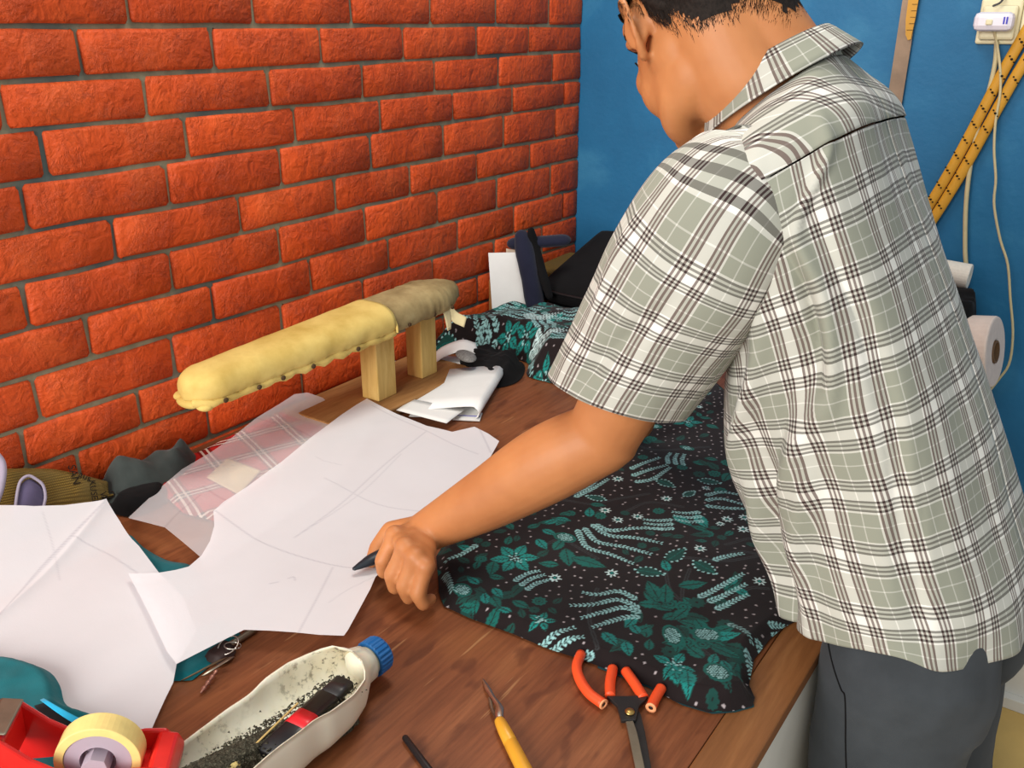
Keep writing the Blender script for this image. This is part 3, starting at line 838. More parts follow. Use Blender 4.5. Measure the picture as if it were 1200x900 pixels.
def build_pile():
    px = [(521, 392), (522, 372), (545, 356), (585, 345), (640, 345), (700, 352), (760, 380), (760, 440), (700, 450), (655, 448), (612, 440), (603, 424), (602, 405), (560, 398)]
    P = np.array([(.022, 1.44), (.018, 1.54), (.02, 1.64), (.05, 1.72), (.12, 1.75), (.20, 1.765), (.34, 1.72), (.50, 1.62), (.52, 1.50), (.44, 1.42), (.35, 1.435), (.285, 1.44), (.24, 1.505), (.16, 1.50), (.10, 1.475)])
    P = smooth_outline(P, 4)
    def zf(X, Y, D):
        k = ss(D / .05)
        f = fbm(X, Y, 14, 21, 3, .6, .5); g = np.abs(fbm(X, Y, 9, 33, 2, .5, -.4) - .5) * 2
        return TZ + .002 + k * (.026 + .030 * f + .024 * (1 - g)) + .012 * ss(D / .012)
    def paint(R):
        b = Batik(R, TZ, 11); 
        for _ in range(3): b.fill_random(60, 1.25)
        for q in ((.20, 1.60), (.27, 1.52)):
            for j in range(3): b.feather([(q[0] - .03, q[1] + j * .012), (q[0], q[1] - .02 + j * .012), (q[0] + .035, q[1] + j * .012 + .01)], 1.3, WHT)
        for j in range(5): b.feather([(.35 + j * .012, 1.50), (.36 + j * .012, 1.47), (.345 + j * .012, 1.44)], 1.4, WHT)
        b.fill_dots(.018)
    o = sheet('batik_cloth', P, .0016, zf, M['batik'], paint, BG)
    tag(o, 'crumpled heap of teal and black batik cloth at the far end of the table', 'cloth')
    # black lace scrap in front of it
    Q = smooth_outline(np.array([(.115, 1.42), (.10, 1.47), (.16, 1.495), (.23, 1.50), (.275, 1.44), (.285, 1.38), (.25, 1.33), (.21, 1.36), (.175, 1.355), (.14, 1.38)]), 4)
    def zg(X, Y, D): return TZ + .002 + ss(D / .03) * (.016 + .03 * fbm(X, Y, 26, 5, 3))
    o = sheet('black_scrap', Q, .003, zg, M['black_cloth']); tag(o, 'small crumpled black cloth scrap between the white paper and the batik heap', 'cloth scrap')
    v, f = ell_vf((.185, 1.365, TZ + .047), (.034, .018, .008), Matrix.Rotation(-.5, 3, 'Z')); t = simple('grey_lace', (120, 118, 116), .8, .3, .4, 260); p = mk('lace_patch', v, f, t, o); p['label'] = 'grey lace patch'
build_pile()

# ---- pattern papers
INK = (.66, .66, .70)
def build_papers():
    W = lambda px, zf: pxpoly(px, zf)
    # tartan cloth
    zt = lambda X, Y: TZ + .003 + 0 * X
    P = pxpoly([(171, 552), (200, 541), (237, 526), (285, 502), (330, 482), (372, 474), (395, 490), (352, 545), (300, 585), (255, 610), (215, 600), (184, 572)], lambda X, Y: TZ + .006 + 0 * X)
    P[:, 0] = np.maximum(P[:, 0], .012)
    o = sheet('tartan_cloth', P, .006, lambda X, Y, D: TZ + .0025 + .006 * ss(D / .012) + .003 * fbm(X, Y, 20, 3), M['tartan'])
    tag(o, 'red tartan cloth with white and black stripes lying under the thin pattern paper', 'cloth')
    lab = atz(273, 558, TZ + .013)
    c = atz(242, 560, TZ + .0125)[:2], atz(267, 537, TZ + .0125)[:2], atz(306, 552, TZ + .0125)[:2], atz(280, 580, TZ + .0125)[:2]
    o = sheet('paper_label', np.array(c), .004, lambda X, Y: TZ + .0135 + 0 * X, simple('cream_label', (224, 206, 160), .7), solid=.0006)
    tag(o, 'cream rectangular paper label showing through the thin pattern paper on the tartan', 'label')
    # thin paper over the tartan
    zc = lambda X, Y: TZ + .0155 + .004 * fbm(X, Y, 6, 8, 2) + .012 * ss((.10 - X) / .09)
    px = [(150, 607), (168, 590), (187, 572), (213, 550), (247, 530), (270, 514), (300, 490), (328, 473), (345, 462), (360, 460), (378, 466), (400, 482), (440, 500), (400, 560), (330, 610), (262, 655), (240, 668), (234, 652), (214, 635), (193, 618), (170, 612)]
    P = pxpoly(px, zc)
    def pc(R):
        for q in ([(193, 618), (210, 600), (235, 580)], [(238, 570), (262, 585), (290, 592)], [(300, 490), (340, 500), (380, 520)]):
            R.line(crs(pxpoly(q, zc), 12), .0014, INK, soft=True)
    o = sheet('pattern_paper', P, .0022, zc, M['paper_thin'], pc); tag(o, 'thin see-through sewing pattern sheet lying over the red tartan by the wall', 'pattern paper', 'sewing pattern papers')
    # left paper
    za = lambda X, Y: TZ + .011 + .062 * ss((.20 - X) / .16) + .006 * fbm(X, Y, 5, 2, 2)
    px = [(-60, 600), (-30, 593), (0, 592), (40, 593), (75, 592), (100, 589), (125, 587), (140, 610), (163, 640), (187, 672), (215, 700), (230, 740), (207, 778), (203, 800), (194, 818), (184, 840), (172, 868), (130, 900), (60, 930), (-40, 900), (-80, 760)]
    P = pxpoly(px, za)
    def pa(R):
        for q, wd in (([(125, 588), (84, 628), (40, 675), (0, 723)], .0016), ([(118, 596), (82, 633), (38, 680), (2, 720)], .0012), ([(84, 628), (120, 646), (150, 664), (165, 675)], .0013), ([(50, 600), (62, 640), (70, 680)], .0009)):
            R.line(crs(pxpoly(q, za), 14), wd, INK, soft=True)
    def zaf(X, Y):
        a, bq = pxpoly([(125, 588), (0, 723)], za); d = (bq - a) / np.linalg.norm(bq - a)
        s = np.abs((X - a[0]) * -d[1] + (Y - a[1]) * d[0])
        return za(X, Y) + .004 * np.exp(-s / .008)
    o = sheet('pattern_paper', P, .0020, zaf, M['paper'], pa); tag(o, 'sewing pattern sheet at the left edge with a sharp diagonal crease', 'pattern paper', 'sewing pattern papers')
    # centre paper
    zb = lambda X, Y: TZ + .022 + .004 * fbm(X, Y, 5, 12, 2) - .012 * ss((X - .3) / .2) * ss((Y - .55) / .3)
    px = [(150, 672), (168, 672), (187, 671), (205, 668), (221, 664), (236, 651), (246, 634), (251, 616), (250, 599), (262, 588), (290, 570), (330, 541), (365, 512), (400, 486), (418, 474), (430, 467), (445, 475), (465, 485), (500, 499), (530, 506), (556, 500), (572, 508), (585, 517), (575, 535), (560, 556), (520, 600), (480, 640), (440, 676), (434, 690), (420, 716), (408, 738), (403, 745), (375, 744), (345, 741), (315, 739), (286, 738), (250, 756), (207, 778), (196, 764), (187, 745), (176, 722), (164, 698)]
    P = pxpoly(px, zb)
    def pb(R):
        for q, wd in (([(252, 598), (275, 615), (300, 632), (330, 645), (365, 656), (400, 664), (440, 668)], .0014), ([(436, 475), (465, 490), (500, 505), (530, 520), (560, 532)], .0013), ([(500, 505), (450, 545), (400, 590), (345, 630)], .0013),
                      ([(470, 532), (420, 580), (347, 629)], .001), ([(400, 486), (352, 520), (300, 560), (256, 594)], .001), ([(562, 503), (568, 515), (575, 530)], .0015), ([(390, 665), (372, 700), (350, 741)], .0013), ([(380, 560), (440, 590), (500, 600)], .0012),
                      ([(438, 676), (410, 690), (385, 706)], .0009), ([(400, 545), (380, 540), (370, 535)], .0009), ([(316, 684), (326, 682)], .0013), ([(338, 678), (344, 676), (346, 680)], .0013)):
            R.line(crs(pxpoly(q, zb), 14), wd, INK, soft=True)
    o = sheet('pattern_paper', P, .0020, zb, M['paper'], pb); tag(o, 'large central sewing pattern sheet with pencilled lines under the man\'s hand', 'pattern paper', 'sewing pattern papers')
build_papers()

# ---- folded white paper and strips near the posts
def strip(name, path, width_dir, w0, w1, mat, thick=.0008, parent=None):
    """ribbon following 3D path, spread along width_dir"""
    path = np.asarray(path, float); wd = unit(width_dir); n = len(path)
    V = []; F = []
    for i, p in enumerate(path):
        w = w0 + (w1 - w0) * i / (n - 1)
        for k in range(5): V.append(p + wd * w * (k / 4 - .5))
    F = [(i * 5 + k, i * 5 + k + 1, (i + 1) * 5 + k + 1, (i + 1) * 5 + k) for i in range(n - 1) for k in range(4)]
    o = mk(name, V, F, mat, parent); s = o.modifiers.new('solid', 'SOLIDIFY'); s.thickness = thick; s.offset = 0
    return o
def build_strips():
    a = atz(468, 482, TZ + .012); b = atz(508, 432, TZ + .016); c = atz(580, 436, TZ + .016); d = atz(562, 488, TZ + .012)
    # folded: lower layer + loop at the right edge + upper layer
    wdir = unit((b - a)); L = np.linalg.norm(b - a) * .95; mid0 = (a + b) / 2; mid1 = (c + d) / 2
    path = [mid1 + (-.03, -.012, -.010), mid1 + (-.01, 0, -.0105), mid1 + (.004, .001, -.006), mid1 + (.010, .001, .004), mid1 + (.004, 0, .013), mid1 + (-.012, 0, .0135), .5 * (mid0 + mid1) + (0, 0, .008), mid0 + (.01, 0, 0)]
    path = [mid0 + (.02, 0, -.008), .5 * (mid0 + mid1) + (0, 0, -.010)] + path[1:]
    o = strip('folded_paper', crs(path, 40), wdir, L, L, M['white_paper'])
    tag(o, 'folded white paper with a curled right edge lying in front of the wooden posts', 'paper')
    p1 = atz(470, 478, TZ + .013); p2 = atz(534, 490, TZ + .011)
    o = strip('paper_flap', crs([p1 + (0, .01, .003), .5 * (p1 + p2) + (0, 0, .006), p2 + (0, 0, .0035)], 12), unit(b - a) + np.array([.25, 0, 0]), .055, .065, M['white_paper'])
    tag(o, 'white paper flap between the folded white paper and the central pattern sheet', 'paper')
    q1 = atz(540, 486, TZ + .003); q2 = atz(556, 490, TZ + .003)
    box('paper_slip', ((q1 + q2) / 2), (.05, .035, .002), M['white_paper'], rz=.5, bevel=0)
    tag(bpy.data.objects['paper_slip'], 'small white slip with a blue line sticking out under the folded paper', 'paper slip')
    e1 = (q1 + q2) / 2 + np.array([0, .0, .0013]); box('blue_line', e1, (.046, .0016, .0006), M['blue_ink'], bpy.data.objects['paper_slip'], rz=.5, bevel=0)
    # curled strip + scraps behind
    g = atz(520, 428, TZ + .004)
    o = strip('curled_strip', crs([g + (-.015, -.02, .012), g + (.0, .0, .030), g + (.03, .03, .042), g + (.055, .045, .034)], 14), (-.5, .5, .15), .035, .05, M['white_paper'])
    tag(o, 'small curled white paper strip standing up behind the folded paper', 'paper scrap')
    o = strip('paper_scrap', crs([g + (-.06, -.02, .004), g + (-.02, -.01, .012), g + (.045, .03, .010), g + (.075, .045, .014)], 14), (-.35, .6, 0), .06, .03, M['white_paper'])
    tag(o, 'flat white paper scrap pointing at the small crumpled black cloth', 'paper scrap')
    o = strip('paper_scrap', crs([g + (-.07, -.035, .002), g + (-.01, -.03, .004), g + (.06, .0, .003)], 10), (-.3, .6, 0), .07, .02, M['tan_paper'])
    tag(o, 'yellowed paper scrap right of the far wooden post', 'paper scrap')
    h = atz(459, 431, TZ + .003)
    o = strip('paper_scrap', [h + (-.03, -.01, .001), h + (.0, .01, .003), h + (.03, .03, .002)], (-.5, .6, 0), .05, .05, simple('bluish_paper', (206, 210, 224), .7)); tag(o, 'bluish white paper scrap on the table between the two wooden posts', 'paper scrap')
build_strips()

# ---- sleeve board
def build_sleeve_board():
    r = empty('sleeve_board', (.135, 1.15, TZ), 'homemade wooden sleeve board with padded yellow cloth cover tacked along its edge', 'sleeve board')
    box('base_board', (.118, 1.195, TZ + .0105), (.165, .37, .019), M['board'], r, bevel=.003)
    box('post', (.138, 1.158, TZ + .02 + .062), (.042, .050, .124), M['pine'], r, bevel=.002)
    box('post', (.130, 1.292, TZ + .02 + .062), (.040, .046, .124), M['pine'], r, bevel=.002)
    # padded arm: D-shaped sections along y
    def arm(y0, y1, name, mat, n, round0=False, round1=False, fat=0.0, seed=0):
        rings = []
        for i in range(n):
            t = i / (n - 1); y = y0 + (y1 - y0) * t
            s = (y - .755) / .60
            w = .040 + .016 * min(s * 1.4, 1) + fat;  h = .027 + .006 * min(s * 1.5, 1) + fat * .5
            e = 1.0
            if round0: e = min(1, math.sqrt(max(0, 1 - (1 - min(1, (y - y0) / .05)) ** 2)) + .02)
            if round1: e = min(e, min(1, math.sqrt(max(0, 1 - (1 - min(1, (y1 - y) / .09)) ** 1.25)) + .03))
            w *= e; hh = h * (.35 + .65 * e)
            c = np.array([.110 + .045 * s, y, TZ + .152 + .03 * s - (.004 if round0 and e < .5 else 0)])
            th = np.linspace(0, 2 * math.pi, 40, endpoint=False); P = []
            for a in th:
                ca, sa = math.cos(a), math.sin(a)
                x = math.copysign(abs(ca) ** .75, ca) * w; z = (math.copysign(abs(sa) ** .8, sa) * hh * (1.05 if sa > 0 else .72))
                k = noise.noise(Vector((x * 40 + seed, y * 30, z * 40))) * .0010
                if sa < -.1: k += .0009 * math.sin(y * 260 + math.sin(y * 90) * 2)
                if seed > 5 and y > y1 - .12: k += .0016 * math.sin(y * 420 + a)
                P.append(c + np.array([x, 0, z]) * (1 + k / .04))
            rings.append(np.array(P))
        return mk(name, *loft(rings), mat, r)
    arm(.760, 1.150, 'padded_cover', M['yellow_cloth'], 60, round0=True, fat=.003)
    arm(1.135, 1.365, 'old_cover', M['old_cloth'], 36, round1=True, seed=9)['label'] = 'greyed stained old cover'
    # hem roll at the cover edge, skirt of cloth under the edge
    pts = []
    for a in np.linspace(0, math.pi, 14):
        pts.append((.110 + .045 * .66 + .058 * math.cos(a), 1.151 + .004 * math.sin(a), TZ + .172 + .042 * math.sin(a) - .012))
    tube('cover_hem', pts, .0024, M['yellow_cloth'], r, n=8)
    hem = []
    for y in np.linspace(.766, 1.15, 40):
        s = (y - .755) / .60; hem.append((.110 + .045 * s + (.040 + .016 * min(s * 1.4, 1)) * min(1, .55 + (y - .766) / .05) - .004, y, TZ + .136 + .03 * s + .002 * math.sin(y * 150)))
    v, f = tube_vf(hem, [.0055 + .0015 * math.sin(i * 1.7) for i in range(40)], 8, 1.3)
    mk('hem_roll', v, f, M['yellow_cloth'], r)
    knob = ell_vf((.084, .778, TZ + .138), (.012, .016, .008)); knob2 = ell_vf((.106, .769, TZ + .133), (.024, .011, .0085)); knob3 = ell_vf((.134, .779, TZ + .131), (.015, .013, .008))
    mk('gathered_end', *join_vf([knob, knob2, knob3]), M['yellow_cloth'], r)
    for y in (.80, .86, .905, .965, 1.06):
        s = (y - .755) / .60; x = .110 + .045 * s + .040 + .016 * min(s * 1.4, 1) + .004
        v, f = ell_vf((x, y, TZ + .137 + .03 * s), (.003, .0046, .0042), nu=10, nv=7); mk('tack', v, f, M['rust'], r)
    for y in (1.185, 1.25, 1.30):
        s = (y - .755) / .60; x = .110 + .045 * s + .040 + .016 * min(s * 1.4, 1) - .001
        v, f = ell_vf((x, y, TZ + .143 + .03 * s), (.003, .0046, .0042), nu=10, nv=7); mk('tack', v, f, M['rust'], r)
    o = strip('loose_tail', crs([(.196, 1.298, TZ + .168), (.206, 1.305, TZ + .150), (.215, 1.312, TZ + .143), (.222, 1.318, TZ + .138)], 10), (.0, .5, 1), .022, .020, M['pale_cloth'], .0016, r)
    o = strip('loose_tail', crs([(.198, 1.292, TZ + .165), (.203, 1.290, TZ + .145), (.206, 1.288, TZ + .128)], 8), (0, 1, .1), .022, .010, M['pale_cloth'], .0016, r)
build_sleeve_board()

# ---- far things
def build_far():
    # black bag: two stacked soft slabs sloping up to the back wall
    r = empty('black_bag', (.25, 1.93, TZ), 'large black soft case leaning in the corner against the blue wall', 'bag')
    def slab(name, x0, x1, y0, y1, za, zb, th, seed):
        nx, ny = 26, 26; rings = []
        for i in range(nx):
            t = i / (nx - 1); th_ = th * (math.sin(math.pi * min(max(t, .0), 1)) ** .22 if 0 < t < 1 else .05); P = []
            x = x0 + (x1 - x0) * t; m = 40
            for k in range(m):
                a = 2 * math.pi * k / m; ca, sa = math.cos(a), math.sin(a)
                yy = math.copysign(abs(ca) ** .35, ca); zz = math.copysign(abs(sa) ** .5, sa)
                y = (y0 + y1) / 2 + yy * (y1 - y0) / 2 * (1 if 0 < t < 1 else .97); zc = za + (zb - za) * ((y - y0) / (y1 - y0))
                P.append((x, y, zc + zz * th_ / 2 + .003 * noise.noise(Vector((x * 12, y * 12, seed)))))
            rings.append(np.array(P))
        return mk(name, *loft(rings), M['black_cloth'], r)
    slab('lower_slab', .10, .50, 1.775, 2.075, TZ + .030, TZ + .075, .05, 1)
    slab('upper_slab', .085, .47, 1.75, 2.07, TZ + .072, TZ + .158, .055, 2)
    tube('piping', crs([(.09, 1.748, TZ + .085), (.25, 1.744, TZ + .083), (.46, 1.748, TZ + .085)], 14), .0035, M['black_plastic'], r, n=8)
    tube('zip', crs([(.47, 1.80, TZ + .090), (.473, 1.92, TZ + .121), (.472, 2.03, TZ + .146)], 10), .003, M['grey_cord'], r, n=8)
    # brown folded box / mesh bag behind navy roll
    v, f = box_vf(.065, 1.93, TZ + .055, .10, .22, .11, .05)
    o = mk('mesh_bag', v, f, M['burlap'], smooth=False, auto=.02); tag(o, 'brown mesh bag wedged between the brick wall and the black case', 'bag')
    o = box('wooden_block', (.030, 1.70, TZ + .055), (.035, .045, .11), M['board'], None, bevel=.003); tag(o, 'small brown wooden block standing by the bricks left of the white card', 'wood block')
    # white folded card
    c0 = atx(578, 336, .06); c1 = atx(612, 332, .085); 
    lo0 = np.array([.062, 1.665, TZ + .06]); lo1 = np.array([.098, 1.70, TZ + .06]); 
    lean = np.array([-.022, .02, .095]); lo0b = lo0 - lean * .45; lo1b = lo1 - lean * .45
    cr = empty('folded_card', lo0, 'white folded card standing upright on the batik heap beside the navy roll', 'card')
    def panel(a, b, name, mat, h=1.0):
        V = [a, b, b + lean * h, a + lean * h]; o = mk(name, V, [(0, 1, 2, 3)], mat, cr, smooth=False); s = o.modifiers.new('s', 'SOLIDIFY'); s.thickness = .0025
    A0 = lo0 - lean * .3 + np.array([-.022, -.012, 0]); A1 = lo1 + np.array([.012, .012, 0]) - lean * .3
    panel(A0, A1, 'front_leaf', M['white_paper'], 1.5)
    panel(A1 + (-.004, .0, 0), A0 + np.array([.01, .06, 0]), 'back_leaf', M['tan_paper'], 1.5)
    # navy rolls
    r2 = empty('navy_cloth_roll', (.10, 1.73, TZ + .03), 'rolled navy cloth strip standing right of the white card', 'cloth roll')
    b = np.array([.128, 1.71, TZ + .045]); t = np.array([.070, 1.735, TZ + .205])
    v, f = tube_vf(crs([b, b * .5 + t * .5 + (.004, -.004, 0), t], 10), [.023, .024, .025, .024, .023, .024, .024, .025, .024, .020], 18, .8, round_ends=True); mk('roll_body', v, f, M['navy_cloth'], r2)
    v, f = tube_vf(crs([t + (-.02, .0, -.015), t + (.03, .04, -.012), t + (.065, .075, -.010)], 8), [.020] * 8, 12, .7); mk('cross_roll', v, f, M['navy_cloth'], r2)
    v, f = tube_vf(crs([b + (.028, .01, .04), t + (.03, .012, -.03), t + (.018, .01, .016)], 8), [.010, .012, .013, .014, .014, .013, .012, .010], 10, .6); mk('black_edge', v, f, M['black_cloth'], r2)
build_far()

# ---- left corner: mesh pouch, cloths
def heap(name, P, zf, mat, label, cat, cell=.004, sm=True, parent=None):
    o = sheet(name, smooth_outline(P, 4) if sm else np.array(P), cell, zf, mat, parent=parent)
    if label: tag(o, label, cat)
    return o
def build_left():
    # dark grey cloth bundle
    P = np.array([(.012, .65), (.010, .72), (.012, .80), (.04, .82), (.08, .79), (.10, .73), (.09, .67), (.06, .64)])
    o = heap('grey_cloth', P, lambda X, Y, D: TZ + .002 + .052 * ss(D / .035) * (.45 + 1.0 * fbm(X, Y, 22, 6, 2)) * ss((.19 - X) / .15), M['grey_cloth'], 'dark grey green cloth bundled by the brick wall beside the tartan', 'cloth')
    P = np.array([(.075, .63), (.06, .67), (.085, .72), (.115, .715), (.135, .68), (.125, .635)])
    o = heap('black_cloth', P, lambda X, Y, D: TZ + .002 + .022 * ss(D / .02) * (.7 + .5 * fbm(X, Y, 20, 16)), M['black_cloth'], 'black cloth bundle between the mesh pouch and the tartan', 'cloth')
    # mesh pouch
    r = empty('mesh_pouch', (.06, .56, TZ), 'brown mesh pouch with dark printed letters leaning on the brick wall at the left edge', 'pouch')
    zf = lambda X, Y: TZ + .115 - 1.5 * X + 0 * Y
    px = [(-30, 540), (0, 541), (30, 541), (60, 542), (90, 548), (110, 553), (125, 557), (126, 572), (145, 583), (146, 605), (150, 620), (100, 625), (40, 625), (-30, 625)]
    Pp = pxpoly(px, zf); Pp[:, 0] = np.clip(Pp[:, 0], .008, .062)
    sheet('pouch_body', Pp, .002, lambda X, Y, D: zf(X, Y) - .012 * (1 - ss(D / .01)) + .003 * fbm(X, Y, 20, 5), M['burlap'], parent=r, solid=.010)
    # printed letters
    fc = bpy.data.curves.new('text', 'FONT')
    def word(txt, px0, px1, size):
        a = pxpoly([px0], zf)[0]; b = pxpoly([px1], zf)[0]
        A = np.array([a[0], a[1], zf(a[0], a[1]) + .0045]); B = np.array([b[0], b[1], zf(b[0], b[1]) + .0045])
        nrm = unit((1.5, 0, 1)); xd = unit(B - A); yd = np.cross(nrm, xd)
        fc = bpy.data.curves.new('printed_word', 'FONT'); fc.body = txt; fc.size = size; fc.extrude = .0002; fc.space_character = 1.0
        fc.materials.append(M['ink']); o = bpy.data.objects.new('printed_word', fc); COL.objects.link(o)
        Mx = Matrix((xd, yd, nrm)).transposed().to_4x4(); Mx.translation = Vector(A) - parent_origin(r)
        dg = bpy.context.evaluated_depsgraph_get(); me = bpy.data.meshes.new_from_object(o.evaluated_get(dg)); COL.objects.unlink(o); bpy.data.objects.remove(o)
        me.transform(Mx)
        q = bpy.data.objects.new('printed_word', me); COL.objects.link(q); q.parent = r
        if not me.materials: me.materials.append(M['ink'])
    word('SAN', (80, 549), (84, 562), .016); word('aus', (92, 561), (104, 567), .014); word('KUSEN', (105, 566), (109, 592), .013); word('W', (117, 580), (120, 592), .015)
    # curl of print
    q = pxpoly([(120, 585), (128, 586), (134, 584), (133, 579), (129, 579)], zf)
    tube('printed_curl', [(a, b, zf(a, b) + .0035) for a, b in crs(q, 14)], .0012, M['ink'], r, n=6)
    # purple cloth patch and lilac edge
    z2 = lambda X, Y: TZ + .135 - 1.5 * X + 0 * Y
    px = [(15, 600), (20, 575), (24, 562), (33, 556), (42, 560), (50, 568), (53, 580), (50, 592), (45, 602), (30, 612)]
    o = sheet('purple_cloth', smooth_outline(pxpoly(px, z2), 3), .003, lambda X, Y, D: z2(X, Y) - .008 * (1 - ss(D / .012)) + .001, M['purple_cloth'], solid=.006); tag(o, 'small faded purple cloth loop lying on the brown mesh pouch', 'cloth scrap')
    pp = pxpoly([(17, 598), (20, 575), (24, 562), (33, 556), (42, 560), (50, 567), (53, 580), (51, 592)], z2)
    e = tube('lilac_edge', [(a, b, z2(a, b) - .002) for a, b in crs(pp, 26)], .0022, M['lilac'], o, n=8)
    pp = pxpoly([(-8, 600), (0, 580), (4, 560), (3, 545), (-4, 535)], z2)
    tag(tube('lilac_strap', [(a, b, z2(a, b) + .004) for a, b in crs(pp, 16)], .0050, M['lilac'], n=8), 'lilac cloth strap at the far left edge against the bricks', 'strap')
    # teal cloth under the papers
    P = pxpoly([(150, 625), (168, 640), (195, 655), (225, 662), (240, 690), (200, 700), (165, 690), (140, 650)], lambda X, Y: TZ + .004 + 0 * X)
    heap('teal_cloth', P, lambda X, Y, D: TZ + .002 + .005 * ss(D / .01), M['teal_cloth'], 'teal cloth corner showing between the left and central pattern sheets', 'cloth')
    P = pxpoly([(200, 797), (225, 796), (245, 780), (255, 768), (282, 742), (260, 725), (215, 740), (185, 770)], lambda X, Y: TZ + .003 + 0 * X)
    heap('teal_cloth', P, lambda X, Y, D: TZ + .0015 + .004 * ss(D / .01), M['teal_cloth'], 'flat teal cloth corner beside the key ring under the central pattern sheet', 'cloth', sm=False)
    # teal garment at the lower left, over the paper
    zg = lambda X, Y: TZ + .022 + 0 * X
    P = pxpoly([(-60, 770), (0, 770), (30, 775), (58, 786), (70, 802), (78, 825), (110, 835), (135, 845), (150, 858), (165, 870), (120, 905), (60, 930), (-60, 930)], zg)
    o = heap('teal_garment', P, lambda X, Y, D: TZ + .016 + .014 * ss(D / .012) + .006 * fbm(X, Y, 16, 4), M['teal_cloth'], 'folded teal garment with bright blue trim behind the red tape dispenser', 'garment')
    zz = TZ + .0385
    pts = [atz(u, v, zz) for u, v in ((50, 820), (68, 832), (90, 845), (115, 856), (143, 863))]
    strip('blue_trim', crs(pts, 12), (.6, .8, .3), .004, .013, M['aqua'], .003, o)
    pts = [atz(u, v, zz - .002) for u, v in ((48, 826), (66, 842), (88, 858), (115, 868), (150, 872))]
    strip('dark_fold', crs(pts, 12), (.6, .8, .1), .012, .02, M['black_cloth'], .003, o)
build_left()

# ---- keys, pen
def build_keys():
    z = TZ + .006
    r = empty('key_ring', atz(268, 765, TZ), 'steel key ring with dark fob lying on the table above the bottle tray', 'keys')
    def loop(name, c, rad, wire, tilt, mat):
        pts = [];
        for a in np.linspace(0, 2 * math.pi, 26): pts.append((c[0] + rad * math.cos(a), c[1] + rad * math.sin(a), c[2] + tilt * math.sin(a) * rad + rad * abs(tilt)))
        tube(name, pts, wire, mat, r, n=6, round_ends=False)
    c = atz(268, 760, TZ + .010); loop('split_ring', c, .0115, .0009, .4, M['steel']); loop('split_ring', c + (.004, .003, .001), .009, .0008, -.3, M['steel'])
    f0 = atz(252, 765, TZ + .010); P = pxpoly([(238, 766), (250, 755), (266, 748), (276, 755), (270, 768), (255, 774)], lambda X, Y: TZ + .01 + 0 * X)
    sheet('leather_fob', smooth_outline(P, 3), .002, lambda X, Y, D: TZ + .004 + .008 * ss(D / .006), simple('dark_brown_leather', (44, 26, 24), .6), parent=r)
    a, b = atz(272, 770, TZ + .014), atz(238, 792, TZ + .004)
    strip('key_blade', [a, .5 * (a + b), b], (.7, .5, .1), .006, .004, M['dull_steel'], .0015, r)
    a, b = atz(262, 772, TZ + .012), atz(214, 797, TZ + .004)
    strip('key_blade', [a, .5 * (a + b), b], (.5, .7, .1), .010, .004, simple('worn_brass_key', (110, 92, 70), .5, .4, .2, 60, 0, 0, .6), .0015, r)
    a, b = atz(254, 786, TZ + .008), atz(236, 811, TZ + .004)
    n = 16; pts = [a + (b - a) * i / (n - 1) for i in range(n)]
    v, f = tube_vf(pts, [.0016 + .0012 * (math.sin(i * 1.6) > 0) for i in range(n)], 8); mk('beaded_charm', v, f, simple('rosy_metal', (170, 120, 104), .4, .5, .1, 60, 0, 0, .7), r)
    a, b = atz(268, 757, TZ + .0045), atz(298, 738, TZ + .0045)
    o = tube('silver_pen', [a, b], .0042, M['dull_steel'], None, n=12); tag(o, 'silver pen end sticking out below the central pattern sheet by the key ring', 'pen')
build_keys()

